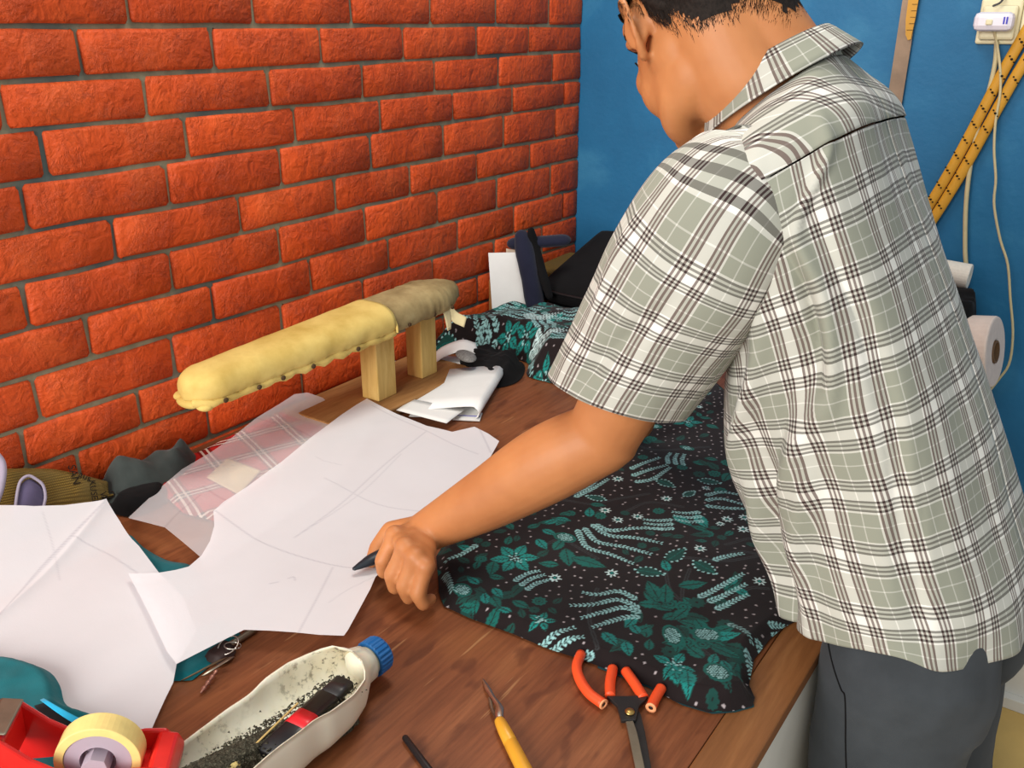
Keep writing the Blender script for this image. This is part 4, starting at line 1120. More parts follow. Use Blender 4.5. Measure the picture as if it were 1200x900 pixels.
# ---- small tools
def build_tools():
    a, b = atz(475, 865, TZ + .0045), atz(512, 915, TZ + .0045)
    o = tube('black_pencil', [a, b], [.0034, .0042], M['black_plastic'], None, n=10); tag(o, 'black pencil lying on the table at the bottom edge', 'pencil')
    # amber handled hook tool
    r = empty('hook_tool', atz(590, 850, TZ), 'small pointed steel hook tool with amber handle at the bottom centre', 'tool')
    h0, h1 = atz(586, 846, TZ + .009), atz(626, 925, TZ + .009); d = unit(h1 - h0)
    v, f = tube_vf([h0, h0 + d * .012, h0 + d * .03, h0 + d * .031, h0 + d * .033, h1], [.0058, .0068, .0072, .0064, .0072, .008], 16, steps=None); mk('handle', v, f, M['amber'], r)
    p = [h0 + d * .004, atz(585, 838, TZ + .010), atz(585, 828, TZ + .009), atz(577, 816, TZ + .007), atz(571, 806, TZ + .0045), atz(566, 796, TZ + .003)]
    v, f = tube_vf(crs(p, 18), [.0034, .0036, .004, .0046, .005, .005, .0046, .004, .0034, .003, .0028, .003, .0034, .0036, .0032, .0026, .0018, .001], 10, .4); mk('hook', v, f, M['steel'], r)
    p = [atz(583, 841, TZ + .010), atz(577, 832, TZ + .007), atz(574, 818, TZ + .005)]
    v, f = tube_vf(crs(p, 8), [.002] * 8, 8, .4); mk('second_prong', v, f, M['dull_steel'], r)
    # snips
    s = empty('thread_snips', atz(738, 833, TZ), 'thread snips with bright orange rubber handles half under the batik cloth', 'scissors')
    z = TZ + .0072
    def han(px, name): tube(name, crs([atz(u, v, z if 0 < i < len(px) - 1 else z) for i, (u, v) in enumerate(px)], 26), .0058, M['orange_rubber'], s, n=14, round_ends=False)
    han([(707, 825), (690, 812), (679, 795), (676, 780), (681, 766)], 'handle_grip')
    han([(715, 816), (715, 800), (718, 783)], 'handle_grip')
    han([(754, 818), (745, 803), (733, 786)], 'handle_grip')
    han([(763, 829), (768, 818), (775, 806)], 'handle_grip')
    for (u, v), (u2, v2) in (((707, 825), (702, 821)), ((763, 829), (765, 825))):
        c = atz(u, v, z); ax = unit(atz(u, v, z) - atz(u2, v2, z))
        v_, f_ = disc_vf(c + ax * .0006, ax, .0026, .0059, .0014, 16); mk('grip_rim', v_, f_, M['orange_cut'], s)
        v_, f_ = disc_vf(c + ax * .0003, ax, 0, .0026, .001, 12); mk('grip_bore', v_, f_, M['black_plastic'], s)
    def plate(px, z0, th, name, mat):
        P = np.array([atz(u, v, z0)[:2] for u, v in px]); n = len(P)
        V = [(x, y, z0 - th / 2) for x, y in P] + [(x, y, z0 + th / 2) for x, y in P]
        F = [tuple(range(n - 1, -1, -1)), tuple(range(n, 2 * n))] + [(i, (i + 1) % n, n + (i + 1) % n, n + i) for i in range(n)]
        return mk(name, V, F, mat, s, smooth=False, auto=.0006)
    plate([(711, 817), (735, 817), (760, 816), (756, 822), (749, 828), (745, 845), (728, 846), (723, 828)], TZ + .007, .004, 'pivot_plate', M['black_metal'])
    plate([(744, 826), (751, 838), (756, 860), (764, 905), (768, 930), (752, 930), (744, 880), (738, 845)], TZ + .0035, .003, 'black_blade', M['black_metal'])
    plate([(733, 846), (742, 845), (747, 860), (762, 930), (750, 930), (741, 885)], TZ + .0070, .002, 'steel_blade', M['dull_steel'])
    c = atz(738, 834, TZ + .0105); mk('pivot_screw', *ell_vf(c, (.0052, .0052, .0025)), M['brass'], s)
build_tools()

# ---- cut bottle tray
def build_bottle():
    r = empty('bottle_tray', (.648, .46, TZ), 'white plastic bottle cut open lengthwise as an ash tray with blue screw cap', 'ash tray')
    # axis along d; t=0 at the near cut end, t=1 at neck
    a0 = np.array([.652, .315, TZ]); a1 = np.array([.660, .570, TZ]); d = unit(a1 - a0); nrm = np.array([d[1], -d[0], 0]); L = np.linalg.norm(a1 - a0)
    prof = [(0, .052), (.08, .055), (.45, .055), (.55, .052), (.62, .054), (.75, .050), (.85, .040), (.91, .028), (.95, .020), (1.0, .018)]
    n = 40; m = 34; rings_o = []; rings_i = []; ci = []
    for i in range(n):
        t = i / (n - 1); w = np.interp(t, [p[0] for p in prof], [p[1] for p in prof])
        cutz = TZ + np.interp(t, [0, .5, .86, .92, .96, 1], [.036, .041, .046, .062, .075, .075])   # opening rim height
        zc = TZ + np.interp(t, [0, .8, .95, 1], [.045, .042, .032, .030]); hz = np.interp(t, [0, .8, .95, 1], [.044, .040, .020, .018])
        # angle at which the wall is cut
        s = min(1.0, (cutz - zc) / hz); ac = math.asin(max(-.6, s)) if s < 1 else math.pi / 2
        for th, R in ((0, rings_o), (.0022, rings_i)):
            P = []
            for k in range(m):
                ar = ac + (.42 - .42 * ss(abs(t - .35) / .62)) * (1 if t < .92 else 0)
                a = math.pi - ac + (math.pi + ac + ar) * k / (m - 1)   # from left rim round the bottom to right rim
                ca, sa = math.cos(a), math.sin(a)
                hz_ = hz * (1 + .10 * max(0, ca) * (1 if t < .9 else 0)); x = math.copysign(abs(ca) ** .7, ca) * (w - th); zz = math.copysign(abs(sa) ** .7, sa) * (hz_ - th)
                P.append(a0 + d * L * t + nrm * x + np.array([0, 0, zc - TZ + zz]))
            R.append(np.array(P))
    Vo, Fo = loft(rings_o, cap=False, closed=False); Vi, Fi = loft(rings_i, cap=False, closed=False)
    Fi = [tuple(reversed(q)) for q in Fi]; N = len(Vo)
    F = Fo + [tuple(i + N for i in q) for q in Fi]
    for i in range(n - 1):
        for k in (0, m - 1): F.append((i * m + k, (i + 1) * m + k, N + (i + 1) * m + k, N + i * m + k))
    for k in range(m - 1):
        F.append((k, k + 1, N + k + 1, N + k)); F.append(((n - 1) * m + k, (n - 1) * m + k + 1, N + (n - 1) * m + k + 1, N + (n - 1) * m + k))
    # near end wall
    base = len(Vo) + len(Vi); V = np.vstack([Vo, Vi]); ring = [i for i in range(m)]
    F.append(tuple(ring))
    col = np.zeros((len(V), 3)); col[N:] = 1
    mk('bottle_shell', V, F, M['bottle'], r, col=col)
    # neck, collar, cap
    nc = a1 + np.array([0, 0, .030]) - d * .012
    v, f = disc_vf(nc + d * .004, d, .0, .0195, .012, 30); c2 = np.zeros((len(v), 3)); mk('neck_collar', v, f, M['bottle'], r, col=c2)
    v, f = disc_vf(nc + d * .012, d, 0, .0165, .01, 30); mk('neck_ring', v, f, M['cream_plastic'], r)
    rings = []; th = np.linspace(0, 2 * math.pi, 96, endpoint=False); Nn = nrm; B = np.array([0, 0, 1.0])
    for s, rad in ((0, .0195), (.001, .0205), (.016, .0200), (.0185, .0188), (.0195, .016)):
        rr_ = rad * (1 + (.03 if 0 < s < .018 else 0) * np.sign(np.sin(th * 24)))
        rings.append(nc + d * (.016 + s) + rr_[:, None] * (np.cos(th)[:, None] * Nn + np.sin(th)[:, None] * B))
    v, f = loft(rings); mk('screw_cap', v, f, M['blue_cap'], r, smooth=False)
    # ash heap (top-level stuff)
    P = []
    for t in (.03, .2, .4, .6, .78): P.append(a0 + d * L * t + nrm * (-.034 + .06 * t))
    for t in (.80, .6, .4, .2, .03): P.append(a0 + d * L * t + nrm * .040)
    P = np.array(P)[:, :2]
    def za(X, Y, D): 
        s = (X - a0[0]) * nrm[0] + (Y - a0[1]) * nrm[1]; q = (X - a0[0]) * d[0] + (Y - a0[1]) * d[1]
        return TZ + .004 + ss(D / .016) * (.024 + .016 * ss((s + .03) / .05) + .016 * (1 - ss(q / .17))) + .004 * fbm(X, Y, 300, 4)
    o = sheet('ash', smooth_outline(P, 3), .0016, za, M['ash']); tag(o, 'grey cigarette ash heaped in the cut bottle tray', 'ash', kind='stuff')
    # flakes
    V = []; F = []; rr = random.Random(4)
    for _ in range(2600):
        t = rr.random() ** 1.3 * .84; s = rr.gauss(.012, .020)
        if abs(s) > .046 * min(1, (1.0 - t) * 6 + .2): continue
        if s < -.02 and rr.random() < .75: continue
        p = a0 + d * L * t + nrm * s; e = (s / .055)
        zf_ = za(np.array([p[0]]), np.array([p[1]]), np.array([.02]))[0] if s > -.012 else TZ + .006 + .030 * max(0, -e) ** 2.2
        wall = TZ + .045 - .043 * max(0, 1 - (abs(s) / .053) ** 2.6) ** .7
        zf_ = max(wall + .002, zf_ - .004 if s > -.012 else 0) + rr.uniform(0, .004)
        c = np.array([p[0], p[1], zf_]); k = len(V); sz = rr.uniform(.0006, .0022)
        for q in ((1, 0, 0), (-.5, .8, .1), (-.5, -.8, 0), (0, 0, .7)): V.append(c + np.array(q) * sz + np.array([rr.uniform(-.0005, .0005) for _ in range(3)]))
        F += [(k, k + 1, k + 3), (k + 1, k + 2, k + 3), (k + 2, k, k + 3), (k, k + 2, k + 1)]
    q = mk('ash_flakes', V, F, M['ash'], o, smooth=False); q['kind'] = 'stuff'
    # lighter
    li = empty('lighter', (.672, .48, TZ + .025), 'black lighter with a red band lying in the ash tray', 'lighter')
    l0 = np.array([.690, .405, TZ + .046]); l1 = np.array([.678, .520, TZ + .046]); dd = unit(l1 - l0); LL = np.linalg.norm(l1 - l0)
    def seg(t0, t1, name, mat, w=.0125, h=.006):
        rings = []
        for t in (t0, t1):
            th = np.linspace(0, 2 * math.pi, 20, endpoint=False); S = np.cross(dd, (0, 0, 1)); U = np.cross(S, dd)
            rings.append(l0 + dd * LL * t + np.sign(np.cos(th))[:, None] * (np.abs(np.cos(th)) ** .5)[:, None] * S * w + (np.sign(np.sin(th)) * np.abs(np.sin(th)) ** .5)[:, None] * U * h)
        mk(name, *loft(rings), mat, li)
    seg(0, .78, 'body', M['black_plastic']); seg(.34, .52, 'red_band', M['red_print'], .0128, .0063); seg(.78, 1.0, 'metal_hood', M['black_metal'], .0115, .0058)
    o = tube('matchstick', [(.678, .382, TZ + .050), (.672, .462, TZ + .057)], .0011, M['match_wood'], None, n=6); tag(o, 'burnt matchstick leaning on the black lighter in the tray', 'match')
    o = mk('cotton_butt', *ell_vf((.680, .376, TZ + .050), (.006, .007, .005)), M['butt_pale']); tag(o, 'crushed pale cigarette filter at the end of the matchstick', 'cigarette butt')
    cb = empty('cigarette_butt', (.672, .365, TZ + .04), 'tan filtered cigarette butt on the ash at the bottom of the tray', 'cigarette butt')
    p0, p1 = np.array([.660, .346, TZ + .047]), np.array([.680, .360, TZ + .048]); 
    v, f = tube_vf([p0, p0 * .35 + p1 * .65], .0043, 12); mk('filter', v, f, M['filter_tan'], cb)
    v, f = tube_vf([p0 * .3 + p1 * .7, p1], .0044, 12); mk('paper_end', v, f, M['butt_pale'], cb)
build_bottle()

# ---- red tape dispenser
def build_dispenser():
    r = empty('tape_dispenser', (.52, .33, TZ + .02), 'red plastic tape dispenser holding a cream tape roll at the lower left corner', 'tape dispenser')
    Z0 = TZ + .0
    # long axis from tail (x .575, y .372) to cutter (x .44, y .29)
    A = np.array([.607, .364, 0]); B = np.array([.504, .268, 0]); d = unit(B - A); s = np.array([-d[1], d[0], 0]); L = np.linalg.norm(B - A)
    if s[1] < 0: s = -s
    def slab(prof, off, th, name, mat):
        P = [A + d * L * t + s * off + np.array([0, 0, Z0 + h]) for t, h in prof]; Q = [p + s * th for p in P]; n = len(P)
        F = [tuple(range(n)), tuple(range(2 * n - 1, n - 1, -1))] + [(i, n + i, n + (i + 1) % n, (i + 1) % n) for i in range(n)]
        return mk(name, np.array(P + Q), F, mat, r, smooth=False, auto=.003)
    H = .03
    side = [(0, .020), (.0, .038), (.06, .050), (.2, .052), (.42, .048), (.6, .054), (.78, .074), (.93, .098), (1.02, .102), (1.04, .086), (1.0, .022)]
    slab(side, .016, .005, 'side_wall', M['red_plastic']); slab(side, -.034, .005, 'side_wall', M['red_plastic'])
    slab([(.02, .020), (.02, .030), (.9, .032), (.96, .020)], -.030, .047, 'base', M['red_plastic'])
    slab([(-.03, .022), (-.05, .034), (-.02, .046), (.10, .050), (.16, .034), (.16, .022)], -.032, .050, 'rounded_tail', M['red_plastic'])
    slab([(.93, .06), (.92, .096), (1.0, .102), (1.03, .094), (1.0, .06)], -.030, .047, 'cutter_bridge', M['red_plastic'])
    slab([(.90, .100), (.90, .1025), (1.03, .106), (1.05, .1035)], -.029, .045, 'cutter_blade', M['dull_steel'])
    # roll
    c = A + d * L * .44 + s * -.006 + np.array([0, 0, Z0 + .050])
    v, f = disc_vf(c, s, .030, .038, .022, 48); mk('tape_roll', v, f, M['tape'], r, smooth=False, auto=.0008)
    v, f = disc_vf(c, s, .016, .0298, .020, 40); mk('roll_hub', v, f, M['hub'], r, smooth=False, auto=.0008)
    v, f = disc_vf(c, s, 0, .012, .040, 6); mk('hub_axle', v, f, M['hub'], r, smooth=False)
    for k in range(3):
        a = k * 2.09 + .4; q = unit(np.cross(s, (0, 0, 1))) * math.cos(a) + np.array([0, 0, 1]) * math.sin(a)
        tube('hub_spoke', [c + q * .010, c + q * .020], .003, M['hub'], r, n=6)
build_dispenser()

# ---- wall things
def build_wall_things():
    yw = YB - .008
    # steel ruler tip with yellow board, hanging
    def quad_bar(name, pts, w0, w1, th, mat, parent, nrm=(0, -1, 0)):
        pts = np.asarray(pts, float); n = len(pts); V = []
        for i, p in enumerate(pts):
            t = unit(pts[min(i + 1, n - 1)] - pts[max(i - 1, 0)]); sd = np.cross(t, nrm); w = w0 + (w1 - w0) * i / (n - 1)
            nn = np.asarray(nrm) * th
            V += [p - sd * w / 2, p + sd * w / 2, p + sd * w / 2 + nn, p - sd * w / 2 + nn]
        F = [(0, 1, 2, 3), tuple(4 * (n - 1) + k for k in (3, 2, 1, 0))]
        for i in range(n - 1):
            for k in range(4): F.append((4 * i + k, 4 * i + (k + 1) % 4, 4 * i + 4 + (k + 1) % 4, 4 * i + 4 + k))
        return mk(name, V, F, mat, parent, smooth=False)
    a = aty(1071, -30, yw); b = aty(1053, 118, yw); x = .773
    r = empty('hanging_ruler', (x, yw, 1.5), 'steel ruler with yellow scale board hanging on the blue wall behind the man', 'ruler')
    quad_bar('steel_strip', [(x + .002, yw, 1.62), (x, yw, 1.26)], .030, .030, .0015, M['tarnished'], r)
    quad_bar('yellow_board', [(x + .008, yw - .003, 1.62), (x + .008, yw - .003, 1.44), (x + .009, yw - .003, 1.412), (x + .012, yw - .003, 1.402)], .024, .006, .003, M['rule_yellow'], r)
    for k in range(16): quad_bar('scale_mark', [(x + .012, yw - .0065, 1.42 + k * .012), (x + .012, yw - .0065, 1.4208 + k * .012)], .010 if k % 5 else .016, .010 if k % 5 else .016, .0003, M['ink'], r)
    p = aty(921, 5, yw)
    r = empty('hanging_ruler', (p[0], yw, 1.5), 'yellow ruler on the blue wall seen just above the shirt collar', 'ruler')
    quad_bar('yellow_board', [(p[0], yw, 1.62), (p[0], yw, 1.30)], .026, .026, .004, M['rule_yellow'], r)
    for sx in (-.009, .0, .009): quad_bar('scale_line', [(p[0] + sx, yw - .0043, 1.60), (p[0] + sx, yw - .0043, 1.32)], .0012, .0012, .0003, M['ink'], r)
    # pair of spotted yellow rods leaning
    for k, (pa, pb, lab) in enumerate((((1212, 25), (1098, 222), 'upper of two spotted yellow wooden rods hanging slantwise on the blue wall'), ((1222, 42), (1100, 243), 'lower of two spotted yellow wooden rods hanging slantwise on the blue wall'))):
        A, B = aty(*pa, yw - .006), aty(*pb, yw - .006); dd = unit(B - A); A = A - dd * .08; B = B + dd * .15
        r = empty('yellow_rod', (A + B) / 2, lab, 'rod', 'yellow rods on the blue wall')
        L = np.linalg.norm(B - A); pts = [A + dd * L * t + np.cross(dd, (0, -1, 0)) * .004 * math.sin(t * 7) for t in np.linspace(0, 1, 12)]
        v, f = tube_vf(pts, .0105, 12, .55, up=(0, 1, 0)); mk('rod_body', v, f, M['rule_yellow'], r)
        S = np.cross(dd, (0, -1, 0))
        for j in range(17):
            q = A + dd * (.02 + L * (j + .3 * k) / 17.5)
            for w_, sz in ((-.006, .0016), (.0, .0022), (.006, .0016)):
                mk('dark_spot', *ell_vf(q + S * w_ + dd * w_ * -.6 + np.array([0, -.0095 + abs(w_) * .35, 0]), (sz * 1.2, .0012, sz), nu=8, nv=5), M['ink'], r)
    # socket and plug
    c = aty(1170, 24, yw); 
    r = empty('wall_socket', (c[0], yw, c[2]), 'cream double wall socket plate high on the blue wall', 'socket')
    def rb(name, dx, dz, w_, h_, y0, y1, mat, par, bev): 
        v, f = box_vf(c[0] + dx, YB - (y0 + y1) / 2, c[2] + dz, w_, y1 - y0, h_); return mk(name, v, f, mat, par, smooth=False, auto=bev)
    rb('back_plate', .002, -.002, .074, .082, .0015, .010, M['cream_plastic'], r, .004); rb('socket_block', .002, -.004, .062, .062, .010, .022, M['cream_plastic'], r, .005)
    rb('side_cover', .050, .006, .020, .086, .0015, .012, M['cream_plastic'], r, .003)
    p_ = empty('phone_charger', (c[0], YB - .04, c[2]), 'white phone charger with blue print plugged into the cream wall socket', 'charger')
    rb('charger_body', -.003, -.002, .070, .034, .022, .050, M['lilac_plastic'], p_, .010)
    for dx in (.016, .021): rb('blue_mark', dx, .000, .003, .013, .050, .0505, M['blue_ink'], p_, 0)
    rb('port', -.009, -.003, .012, .010, .0495, .0535, M['cream_plastic'], p_, .003)
    o = tube('grey_wire', [(c[0] + .006, YB - .012, c[2] + .18), (c[0] + .004, YB - .014, c[2] + .06), (c[0] + .002, YB - .026, c[2] + .034), (c[0] - .01, YB - .03, c[2] + .026)], .002, M['grey_cord'], None, n=8, steps=14); tag(o, 'thin dark wire coming down into the top of the wall socket', 'wire')
    def cable(px, rad, y_, label):
        pts = [aty(u, v, y_) for u, v in px]
        if px[0][1] < 30: pts[0][1] = YB - .05
        o = tube('power_cord', crs(pts, 60), rad, M['cord'], None, n=8); tag(o, label, 'cord', 'cords hanging from the wall socket')
    cable([(1163, 25), (1167, 45), (1172, 80), (1172, 110), (1167, 140), (1165, 175), (1167, 210), (1165, 240), (1172, 280), (1181, 310), (1184, 350), (1187, 390), (1183, 425), (1170, 445), (1150, 470)], .0026, YB - .02, 'thinner cream cord hanging to the right from the phone charger')
    cable([(1168, 50), (1166, 75), (1158, 110), (1146, 150), (1137, 195), (1132, 240), (1131, 290), (1132, 320), (1128, 350), (1120, 380)], .0046, YB - .012, 'thicker cream cord behind the yellow rods leading down from the socket')
    # spool on a peg and big roll
    c = aty(1118, 321, YB - .06)
    r = empty('white_spool', c, 'small white thread spool on a wall peg beside the man\'s back', 'spool')
    v, f = disc_vf(c, (1, 0, -.05), .010, .026, .062, 30); mk('thread_body', v, f, M['thread_white'], r, smooth=False, auto=.002)
    tube('peg', [(c[0] + .02, c[1], c[2]), (c[0] - .03, c[1], c[2]), (c[0] - .05, YB - .001, c[2] - .004)], .005, M['card_tube'], r, n=10)
    # black cloth bundle at the table corner with a roll on it
    P = smooth_outline(np.array([(.86, 1.70), (.84, 1.90), (.90, 2.04), (1.0, 2.05), (1.045, 1.95), (1.045, 1.80), (1.0, 1.70)]), 4)
    o = sheet('black_cloth', P, .005, lambda X, Y, D: TZ + .002 + ss(D / .035) * (.10 + .05 * fbm(X, Y, 14, 8) + .04 * ss((Y - 1.8) / .1)), M['black_cloth']); tag(o, 'black cloth bundle behind the man\'s back near the blue wall', 'cloth')
    c = aty(1162, 412, 1.86)
    r = empty('interfacing_roll', c, 'large pinkish white roll resting on the black cloth behind the man', 'roll')
    ax = unit((.75, .25, -.55)) ; ax = unit((.93, -.1, .16))
    v, f = disc_vf(c - ax * .022, ax, .022, .068, .058, 40); mk('roll_body', v, f, M['roll_white'], r, smooth=False, auto=.004)
    v, f = disc_vf(c - ax * .022, ax, .018, .0219, .062, 24); mk('card_core', v, f, M['card_tube'], r, smooth=False)
build_wall_things()

# ------------------------------------------------------------------ the man
def remesh(parts, name, voxel, mat, parent, smooth=6, fac=.5, post=None):
    V, F = join_vf(parts)
    me = bpy.data.meshes.new('tmp'); me.from_pydata(V.tolist(), [], F); me.update()
    o = bpy.data.objects.new('tmp', me); COL.objects.link(o)
    m = o.modifiers.new('r', 'REMESH'); m.mode = 'VOXEL'; m.voxel_size = voxel; m.use_smooth_shade = True
    s = o.modifiers.new('s', 'SMOOTH'); s.factor = fac; s.iterations = smooth
    dg = bpy.context.evaluated_depsgraph_get()
    me2 = bpy.data.meshes.new_from_object(o.evaluated_get(dg))
    bpy.data.objects.remove(o); me2.name = name
    n = len(me2.vertices); co = np.empty(n * 3); me2.vertices.foreach_get('co', co); co = co.reshape(-1, 3)
    if post: co = post(co)
    if parent is not None: co = co - np.array(parent_origin(parent))
    me2.vertices.foreach_set('co', co.ravel())
    me2.polygons.foreach_set('use_smooth', [True] * len(me2.polygons))
    me2.materials.clear(); me2.materials.append(mat)
    me2.update()
    q = bpy.data.objects.new(name, me2); COL.objects.link(q); q.parent = parent
    return q

YM = 1.02     # the man's mid plane
SHL = np.array([.905, .862, 1.262]); ELL = np.array([.785, .850, .985]); WRL = np.array([.568, .775, .818])
SHR = np.array([.885, 1.195, 1.262]); ELR = np.array([.70, 1.19, 1.03]); WRR = np.array([.635, 1.25, .815])
_hd, _hp = math.radians(-52), math.radians(38)
hf = np.array([math.sin(_hd) * math.cos(_hp), math.cos(_hd) * math.cos(_hp), -math.sin(_hp)]); hl = np.array([-math.cos(_hd), math.sin(_hd), 0.0]); hu = np.cross(hf, hl)
HO = np.array([.752, .95, 1.424]) - .080 * hl
HM = np.stack([hf, hl, hu], 1)
def H(x, y, z): return HO + HM @ np.array([x, y, z])

def hand_parts(side):
    P = []
    if side == 'L':
        w = WRL
        mcp = [atz(463, 628, .832), atz(475, 642, .837), atz(487, 654, .835), atz(499, 665, .828)]
        pip = [atz(449, 657, .806), atz(460, 674, .801), atz(474, 687, .798), atz(490, 697, .795)]
        dip = [atz(450, 670, .786), atz(463, 688, .782), atz(479, 700, .780), atz(496, 708, .781)]
        tip = [atz(462, 668, .778), atz(475, 684, .777), atz(490, 694, .777), atz(505, 702, .777)]
        rad = [.0112, .0114, .0110, .0100]
        thumb = [w + (atz(466, 612, .825) - w) * .4, atz(458, 622, .808), atz(442, 642, .792), atz(436, 658, .784)]
    else:
        w = WRR; d = unit([-.75, -.45, -.25]); s = np.array([.45, -.85, 0.])
        mcp = [w + d * .085 + s * k + (0, 0, .006) for k in (.030, .010, -.010, -.028)]
        pip = [m + d * .038 + (0, 0, -.006) for m in mcp]; dip = [m + d * .022 + (0, 0, -.014) for m in pip]; tip = [m + d * .016 + (0, 0, -.006) for m in dip]
        mcp = [np.array([m[0], m[1], max(m[2], .798)]) for m in mcp]
        rad = [.0095, .0098, .0094, .0085]
        thumb = [w + d * .02 + s * .02, w + d * .05 + s * .045 + (0, 0, -.004), w + d * .08 + s * .055 + (0, 0, -.010), w + d * .10 + s * .052 + (0, 0, -.014)]
        for a in (pip, dip, tip, thumb):
            for q in a: q[2] = max(q[2], .788)
    for k in range(4):
        P.append(tube_vf([w * .55 + mcp[k] * .45, mcp[k], ], [.013, rad[k] * 1.22], 12))
        P.append(tube_vf([mcp[k], .5 * (mcp[k] + pip[k]), pip[k]], [rad[k] * 1.12, rad[k] * .98, rad[k] * 1.02], 12))
        P.append(tube_vf([pip[k], dip[k]], [rad[k] * 1.0, rad[k] * .88], 12))
        P.append(tube_vf([dip[k], tip[k]], [rad[k] * .88, rad[k] * .78], 12))
        P.append(tube_vf([w, w * .45 + mcp[k] * .55], [.019, .016], 12))
        P.append(ell_vf(mcp[k] + (0, 0, .001), (rad[k] * 1.22,) * 3))
    for k in range(3):
        P.append(tube_vf([.5 * (mcp[k] + mcp[k + 1]), .6 * w + .2 * (mcp[k] + mcp[k + 1])], [.0115, .015], 12))
    P.append(tube_vf([thumb[0], thumb[1]], [.017, .0135], 12)); P.append(tube_vf([thumb[1], thumb[2]], [.0135, .0112], 12)); P.append(tube_vf([thumb[2], thumb[3]], [.0112, .0092], 12))
    return P, thumb
def limb(pts, rad, n=24, steps=24, flat=1.0, up=(0, 0, 1)):
    return tube_vf(pts, rad, n, flat, up, True, steps)

def build_man():
    man = empty('person', (1.13, 1.0, 0), 'man in a checked short sleeved shirt bending over the table, left arm reaching', 'person')
    P = []
    # head
    P += [ell_vf(H(-.018, 0, .045), (.094, .077, .086), HM, 32, 22), ell_vf(H(.028, 0, -.012), (.060, .062, .080), HM, 28, 20), ell_vf(H(.034, .012, -.048), (.044, .046, .040), HM, 24, 16), ell_vf(H(.010, 0, -.045), (.060, .056, .045), HM, 28, 18)]
    for s in (-1, 1):
        P.append(limb([H(-.006, s * .036, -.046), H(.020, s * .036, -.066), H(.048, s * .024, -.080), H(.068, 0, -.086)], [.022, .022, .020, .018], 16, 12)); P.append(ell_vf(H(.044, s * .030, -.034), (.036, .030, .038), HM)); P.append(ell_vf(H(.0, s * .040, -.020), (.040, .026, .036), HM)); P.append(ell_vf(H(.012, s * .022, -.048), (.056, .038, .046), HM))
        P.append(ell_vf(H(.058, s * .036, -.018), (.024, .022, .022), HM)); P.append(limb([H(.078, s * .010, .040), H(.074, s * .038, .042), H(.056, s * .056, .030)], [.008, .009, .007], 10, 8))
        P.append(ell_vf(H(.070, s * .030, .020), (.012, .014, .008), HM))      # eyelids
        # ear
        e = [(.010, .068, .012), (.013, .076, .026), (.004, .085, .037), (-.010, .091, .036), (-.020, .094, .024), (-.022, .093, .008), (-.017, .088, -.008), (-.008, .081, -.020), (.002, .074, -.026), (.008, .069, -.020)]
        P.append(limb([H(a, s * b, c) for a, b, c in e], [.0036, .0040, .0044, .0044, .0042, .004, .0040, .0050, .0058, .004], 10, 40))
        P.append(ell_vf(H(-.003, s * .078, .006), (.017, .0060, .027), HM @ np.array(Matrix.Rotation(s * .5, 3, 'Z')))); P.append(limb([H(.002, s * .078, .018), H(-.010, s * .086, .010), H(-.010, s * .084, -.006)], [.003, .0035, .003], 8, 10))
        P.append(ell_vf(H(.009, s * .074, -.004), (.005, .004, .006), HM))
    P += [limb([H(.084, 0, .030), H(.098, 0, .008), H(.108, 0, -.010)], [.007, .009, .011], 12, 8), ell_vf(H(.100, .010, -.014), (.009, .007, .007), HM), ell_vf(H(.100, -.010, -.014), (.009, .007, .007), HM),
          ell_vf(H(.080, 0, -.044), (.012, .024, .0065), HM), ell_vf(H(.078, 0, -.057), (.012, .021, .0075), HM), ell_vf(H(.074, 0, -.088), (.016, .020, .014), HM), ell_vf(H(.066, 0, .058), (.030, .056, .030), HM)]
    NB = np.array([.905, YM, 1.345])
    P.append(limb([H(-.040, 0, .0), .5 * (H(-.025, 0, -.05) + NB) + (-.012, 0, .012), NB, NB + (.03, 0, -.05)], [.060, .063, .066, .075], 28, 16))
    P.append(limb([H(-.075, 0, .02), NB + (.014, 0, .022), NB + (.04, 0, -.03)], [.040, .050, .06], 24, 12))
    # trunk
    P.append(limb([np.array([1.12, YM, .86]), np.array([1.085, YM, .98]), np.array([1.02, YM, 1.12]), np.array([.97, YM, 1.25]), np.array([.925, YM, 1.31])], [.068, .070, .078, .074, .050], 32, 30))
    for s, SH in ((-1, SHL), (1, SHR)):
        P.append(limb([np.array([1.07, YM + s * .07, 1.0]), np.array([1.00, YM + s * .085, 1.15]), np.array([.955, YM + s * .085, 1.25])], [.068, .058, .044], 24, 16))
        P.append(limb([np.array([.925, YM + s * .04, 1.315]), np.array([.915, YM + s * .11, 1.29]), SH], [.040, .040, .044], 20, 12))
        P.append(limb([np.array([1.12, YM + s * .06, .88]), np.array([1.145, YM + s * .075, .80])], [.060, .066], 24, 8))
        # leg and foot
        kx = 1.142 if s < 0 else 1.175
        P.append(limb([np.array([1.138, YM + s * .080, .82]), np.array([kx, YM + s * .09, .47]), np.array([kx + .02, YM + s * .09, .30]), np.array([kx + .03, YM + s * .09, .09])], [.068, .056, .052, .036], 20, 24))
        P.append(limb([np.array([kx + .045, YM + s * .09, .045]), np.array([kx - .05, YM + s * .092, .042]), np.array([kx - .14, YM + s * .10, .026])], [.034, .036, .024], 16, 12))
    # arms
    P.append(limb([SHL, SHL * .5 + ELL * .5, ELL], [.046, .049, .043], 24, 16)); P.append(limb([ELL + (.004, 0, .004), ELL * .72 + WRL * .28 + (0, 0, .004), ELL * .4 + WRL * .6, ELL * .12 + WRL * .88, WRL], [.043, .0475, .040, .0305, .0265], 24, 24))
    P.append(limb([SHR, SHR * .5 + ELR * .5, ELR], [.044, .046, .040], 24, 16)); P.append(limb([ELR, ELR * .7 + WRR * .3, ELR * .3 + WRR * .7, WRR], [.040, .042, .032, .026], 24, 20))
